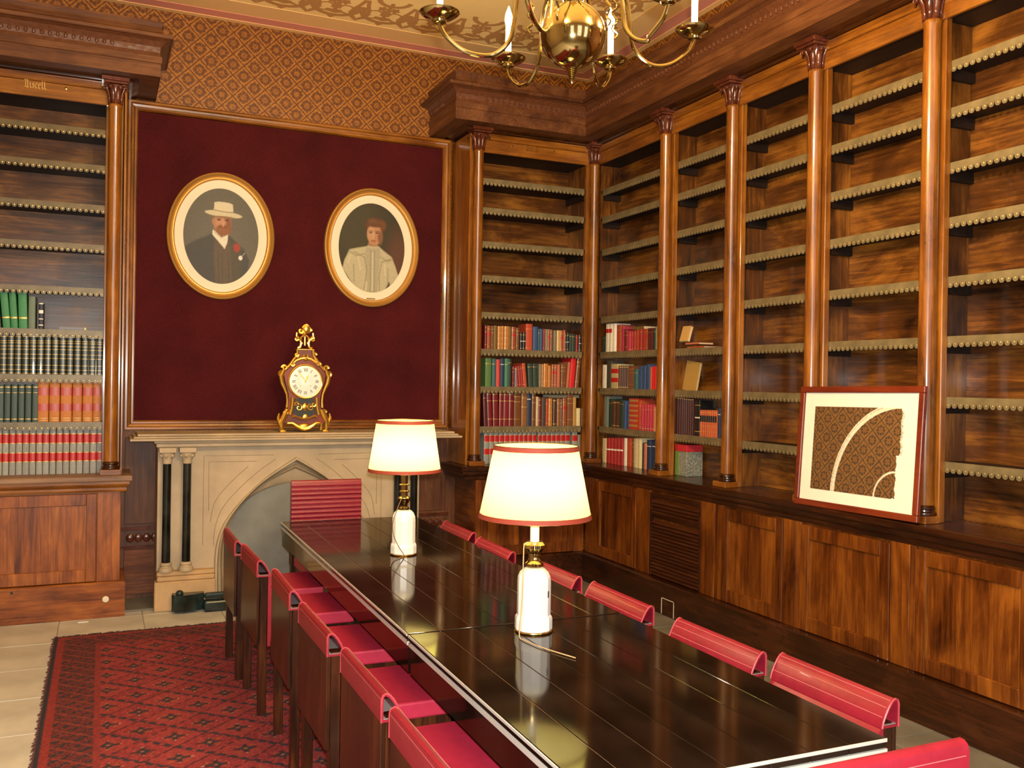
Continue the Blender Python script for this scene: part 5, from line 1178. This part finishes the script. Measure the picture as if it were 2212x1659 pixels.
for key, lst in BOOKS.items():
    bayk = 'far' if key.startswith('far') else ('l' if key[0] == 'l' else key[:2]); sh = key[-1]
    right = key[0] == 'r'
    rnd = random.Random(key)
    for i, b in enumerate(lst):
        a, wd, h, code = b[:4]; ln = b[4] if len(b) > 4 else 0
        z = ZROW[key]; ceil_ = {'5': 2.03 if key[0] != 'l' else 2.09, '6': 1.775 if key[0] != 'l' else 1.815, '7': 1.477 if key[0] != 'l' else 1.52, '8': 1.16 if key[0] != 'l' else 1.205}
        h = min(h, {'5': .25, '6': .262 if key[0] != 'l' else .27, '7': .282, '8': .262 if key[0] != 'l' else .31}[sh])
        wd = max(wd-.0006, .012)
        if key == 'r1_7' and i == 0: wd -= .021; a -= .001
        dp = rnd.uniform(.125, .15) if right else rnd.uniform(.16, .22)
        if right: dp = min(dp, .15)
        if code in ('white', 'whitered', 'creamred'): dp = .152 if right else .2
        words_ = BK[code][0]; side = BAYN[bayk]
        lb = f'{words_} book, {ORD[i]} from left, {SHELF[sh]}, {side}'; grp = f'books in the {SHELF[sh]} of the {side}'
        if right: loc = (3.812+rnd.uniform(0, .012), a+wd/2, z+.0006); rz = -PI/2
        else: loc = (a+wd/2, (6.772 if key[0] == 'l' else 6.752)+rnd.uniform(0, .014), z+.0006); rz = 0
        if code in SETS: loc = (3.814, loc[1], loc[2]) if right else (loc[0], 6.775 if key[0] == 'l' else 6.756, loc[2])
        if right: dp = min(dp, 3.9655-loc[0])
        if ln: loc = (loc[0], loc[1], loc[2]+abs(math.sin(math.radians(ln)))*wd/2)
        book(lb, loc, rz, wd, h, dp, code, ln, None, grp)
# loose books, files and papers
def flatbook(label, code, wd, h, dp, loc, rotz):      # lying on its side, spine to the front
    return book(label, loc, rotz, wd, h, dp, code, 0, Matrix.Rotation(PI/2, 4, 'Y') @ Matrix.Translation((-wd/2, 0, -h/2)), 'loose books lying flat')
flatbook('grey book lying flat on the brown books, third row, corner bookcase', 'grey', .028, .26, .17, (3.395, 6.775, 1.4805), 0)
flatbook('thin dark book topmost on the flat grey book, corner bookcase', 'dkgrey', .014, .22, .16, (3.39, 6.775, 1.5105), 0)
flatbook('grey-blue book lying flat alone on the left bookcase shelf, right of the navy book', 'greyblue', .026, .17, .17, (-.262, 6.80, 1.9065), 0)
flatbook('brown book lying flat beneath the grey-blue book on the left bookcase shelf', 'rust', .013, .15, .16, (-.255, 6.80, 1.892), 0)
flatbook('olive book lying flat across the red books, top row, first right-wall bay', 'olive', .028, .16, .12, (3.83, 6.235, 2.032), -PI/2)
flatbook('rust brown book lying flat on the second right-wall bay shelf under pink pages', 'rust', .036, .20, .14, (3.83, 5.492, 1.8505), -PI/2)
flatbook('pink-paged thin book topmost of the small stack in the second right-wall bay', 'salmon', .014, .16, .13, (3.82, 5.495, 1.887), -PI/2)
bx = book('yellow book leaning with its cover outwards behind the small stack, second right-wall bay', (3.845, 5.5975, 1.9055), PI, .022, .115, .105, 'cream2', 0, Matrix.Rotation(-.28, 4, 'Y'), 'books in the second right-wall bay')
bx = thing('folder', 'large ochre card folder leaning in the second right-wall bay below the yellow book', 'folder', (3.87, 5.53, 1.552), -PI/2)
T_ = Matrix.Rotation(-.10, 4, 'X') @ Matrix.Rotation(.12, 4, 'Y')
part(bx, 'cover', MB().box(-.062, .10, -.004, 0, .0, .215).box(-.062, .10, .012, .016, 0, .215).xf(T_), plain('ochre_card', (.42, .25, .06), .7), local=True)
part(bx, 'papers', MB().box(-.059, .096, .0005, .0115, .003, .208).xf(T_), M_['pages'], local=True)
bx = thing('marbled_box_file', 'green and black marbled box file with a red top in the second right-wall bay', 'box', (3.835, 5.515, ZB+.0006), -PI/2)
part(bx, 'green_spine', MB().box(-.078, -.028, -.022, .118, 0, .175), plain('green_file_cloth', (.15, .24, .05), .7), local=True, bevel=.002)
mm, N, L, b_ = newmat('black_white_marbled_paper'); v = N('ShaderNodeTexNoise'); I(v, Scale=150, Detail=3, Distortion=2); tc = N('ShaderNodeTexCoord'); L(tc.outputs['Object'], v.inputs['Vector'])
r = N('ShaderNodeValToRGB'); r.color_ramp.elements[0].position = .45; r.color_ramp.elements[0].color = (.04, .05, .04, 1); r.color_ramp.elements[1].position = .58; r.color_ramp.elements[1].color = (.42, .44, .38, 1); L(v.outputs['Fac'], r.inputs[0]); L(r.outputs[0], b_.inputs['Base Color'])
part(bx, 'marbled_body', MB().box(-.0275, .068, -.022, .118, 0, .175), mm, local=True, bevel=.002)
part(bx, 'red_top', MB().box(-.078, .068, -.023, .118, .1755, .225), plain('red_file_cloth', (.48, .02, .03), .6), local=True, bevel=.002)
# scrap on the floor by the left plinth
sc_ = tag(part(None, 'paper_scrap', MB().prism([(-.03, -.012), (.03, -.008), (.034, .006), (-.02, .012)], 'z', .0005, .004).xf(Matrix.Translation((-.09, 6.52, .0))), M_['paperwhite']), 'small white paper scrap on the stone floor below the left bookcase', 'paper')
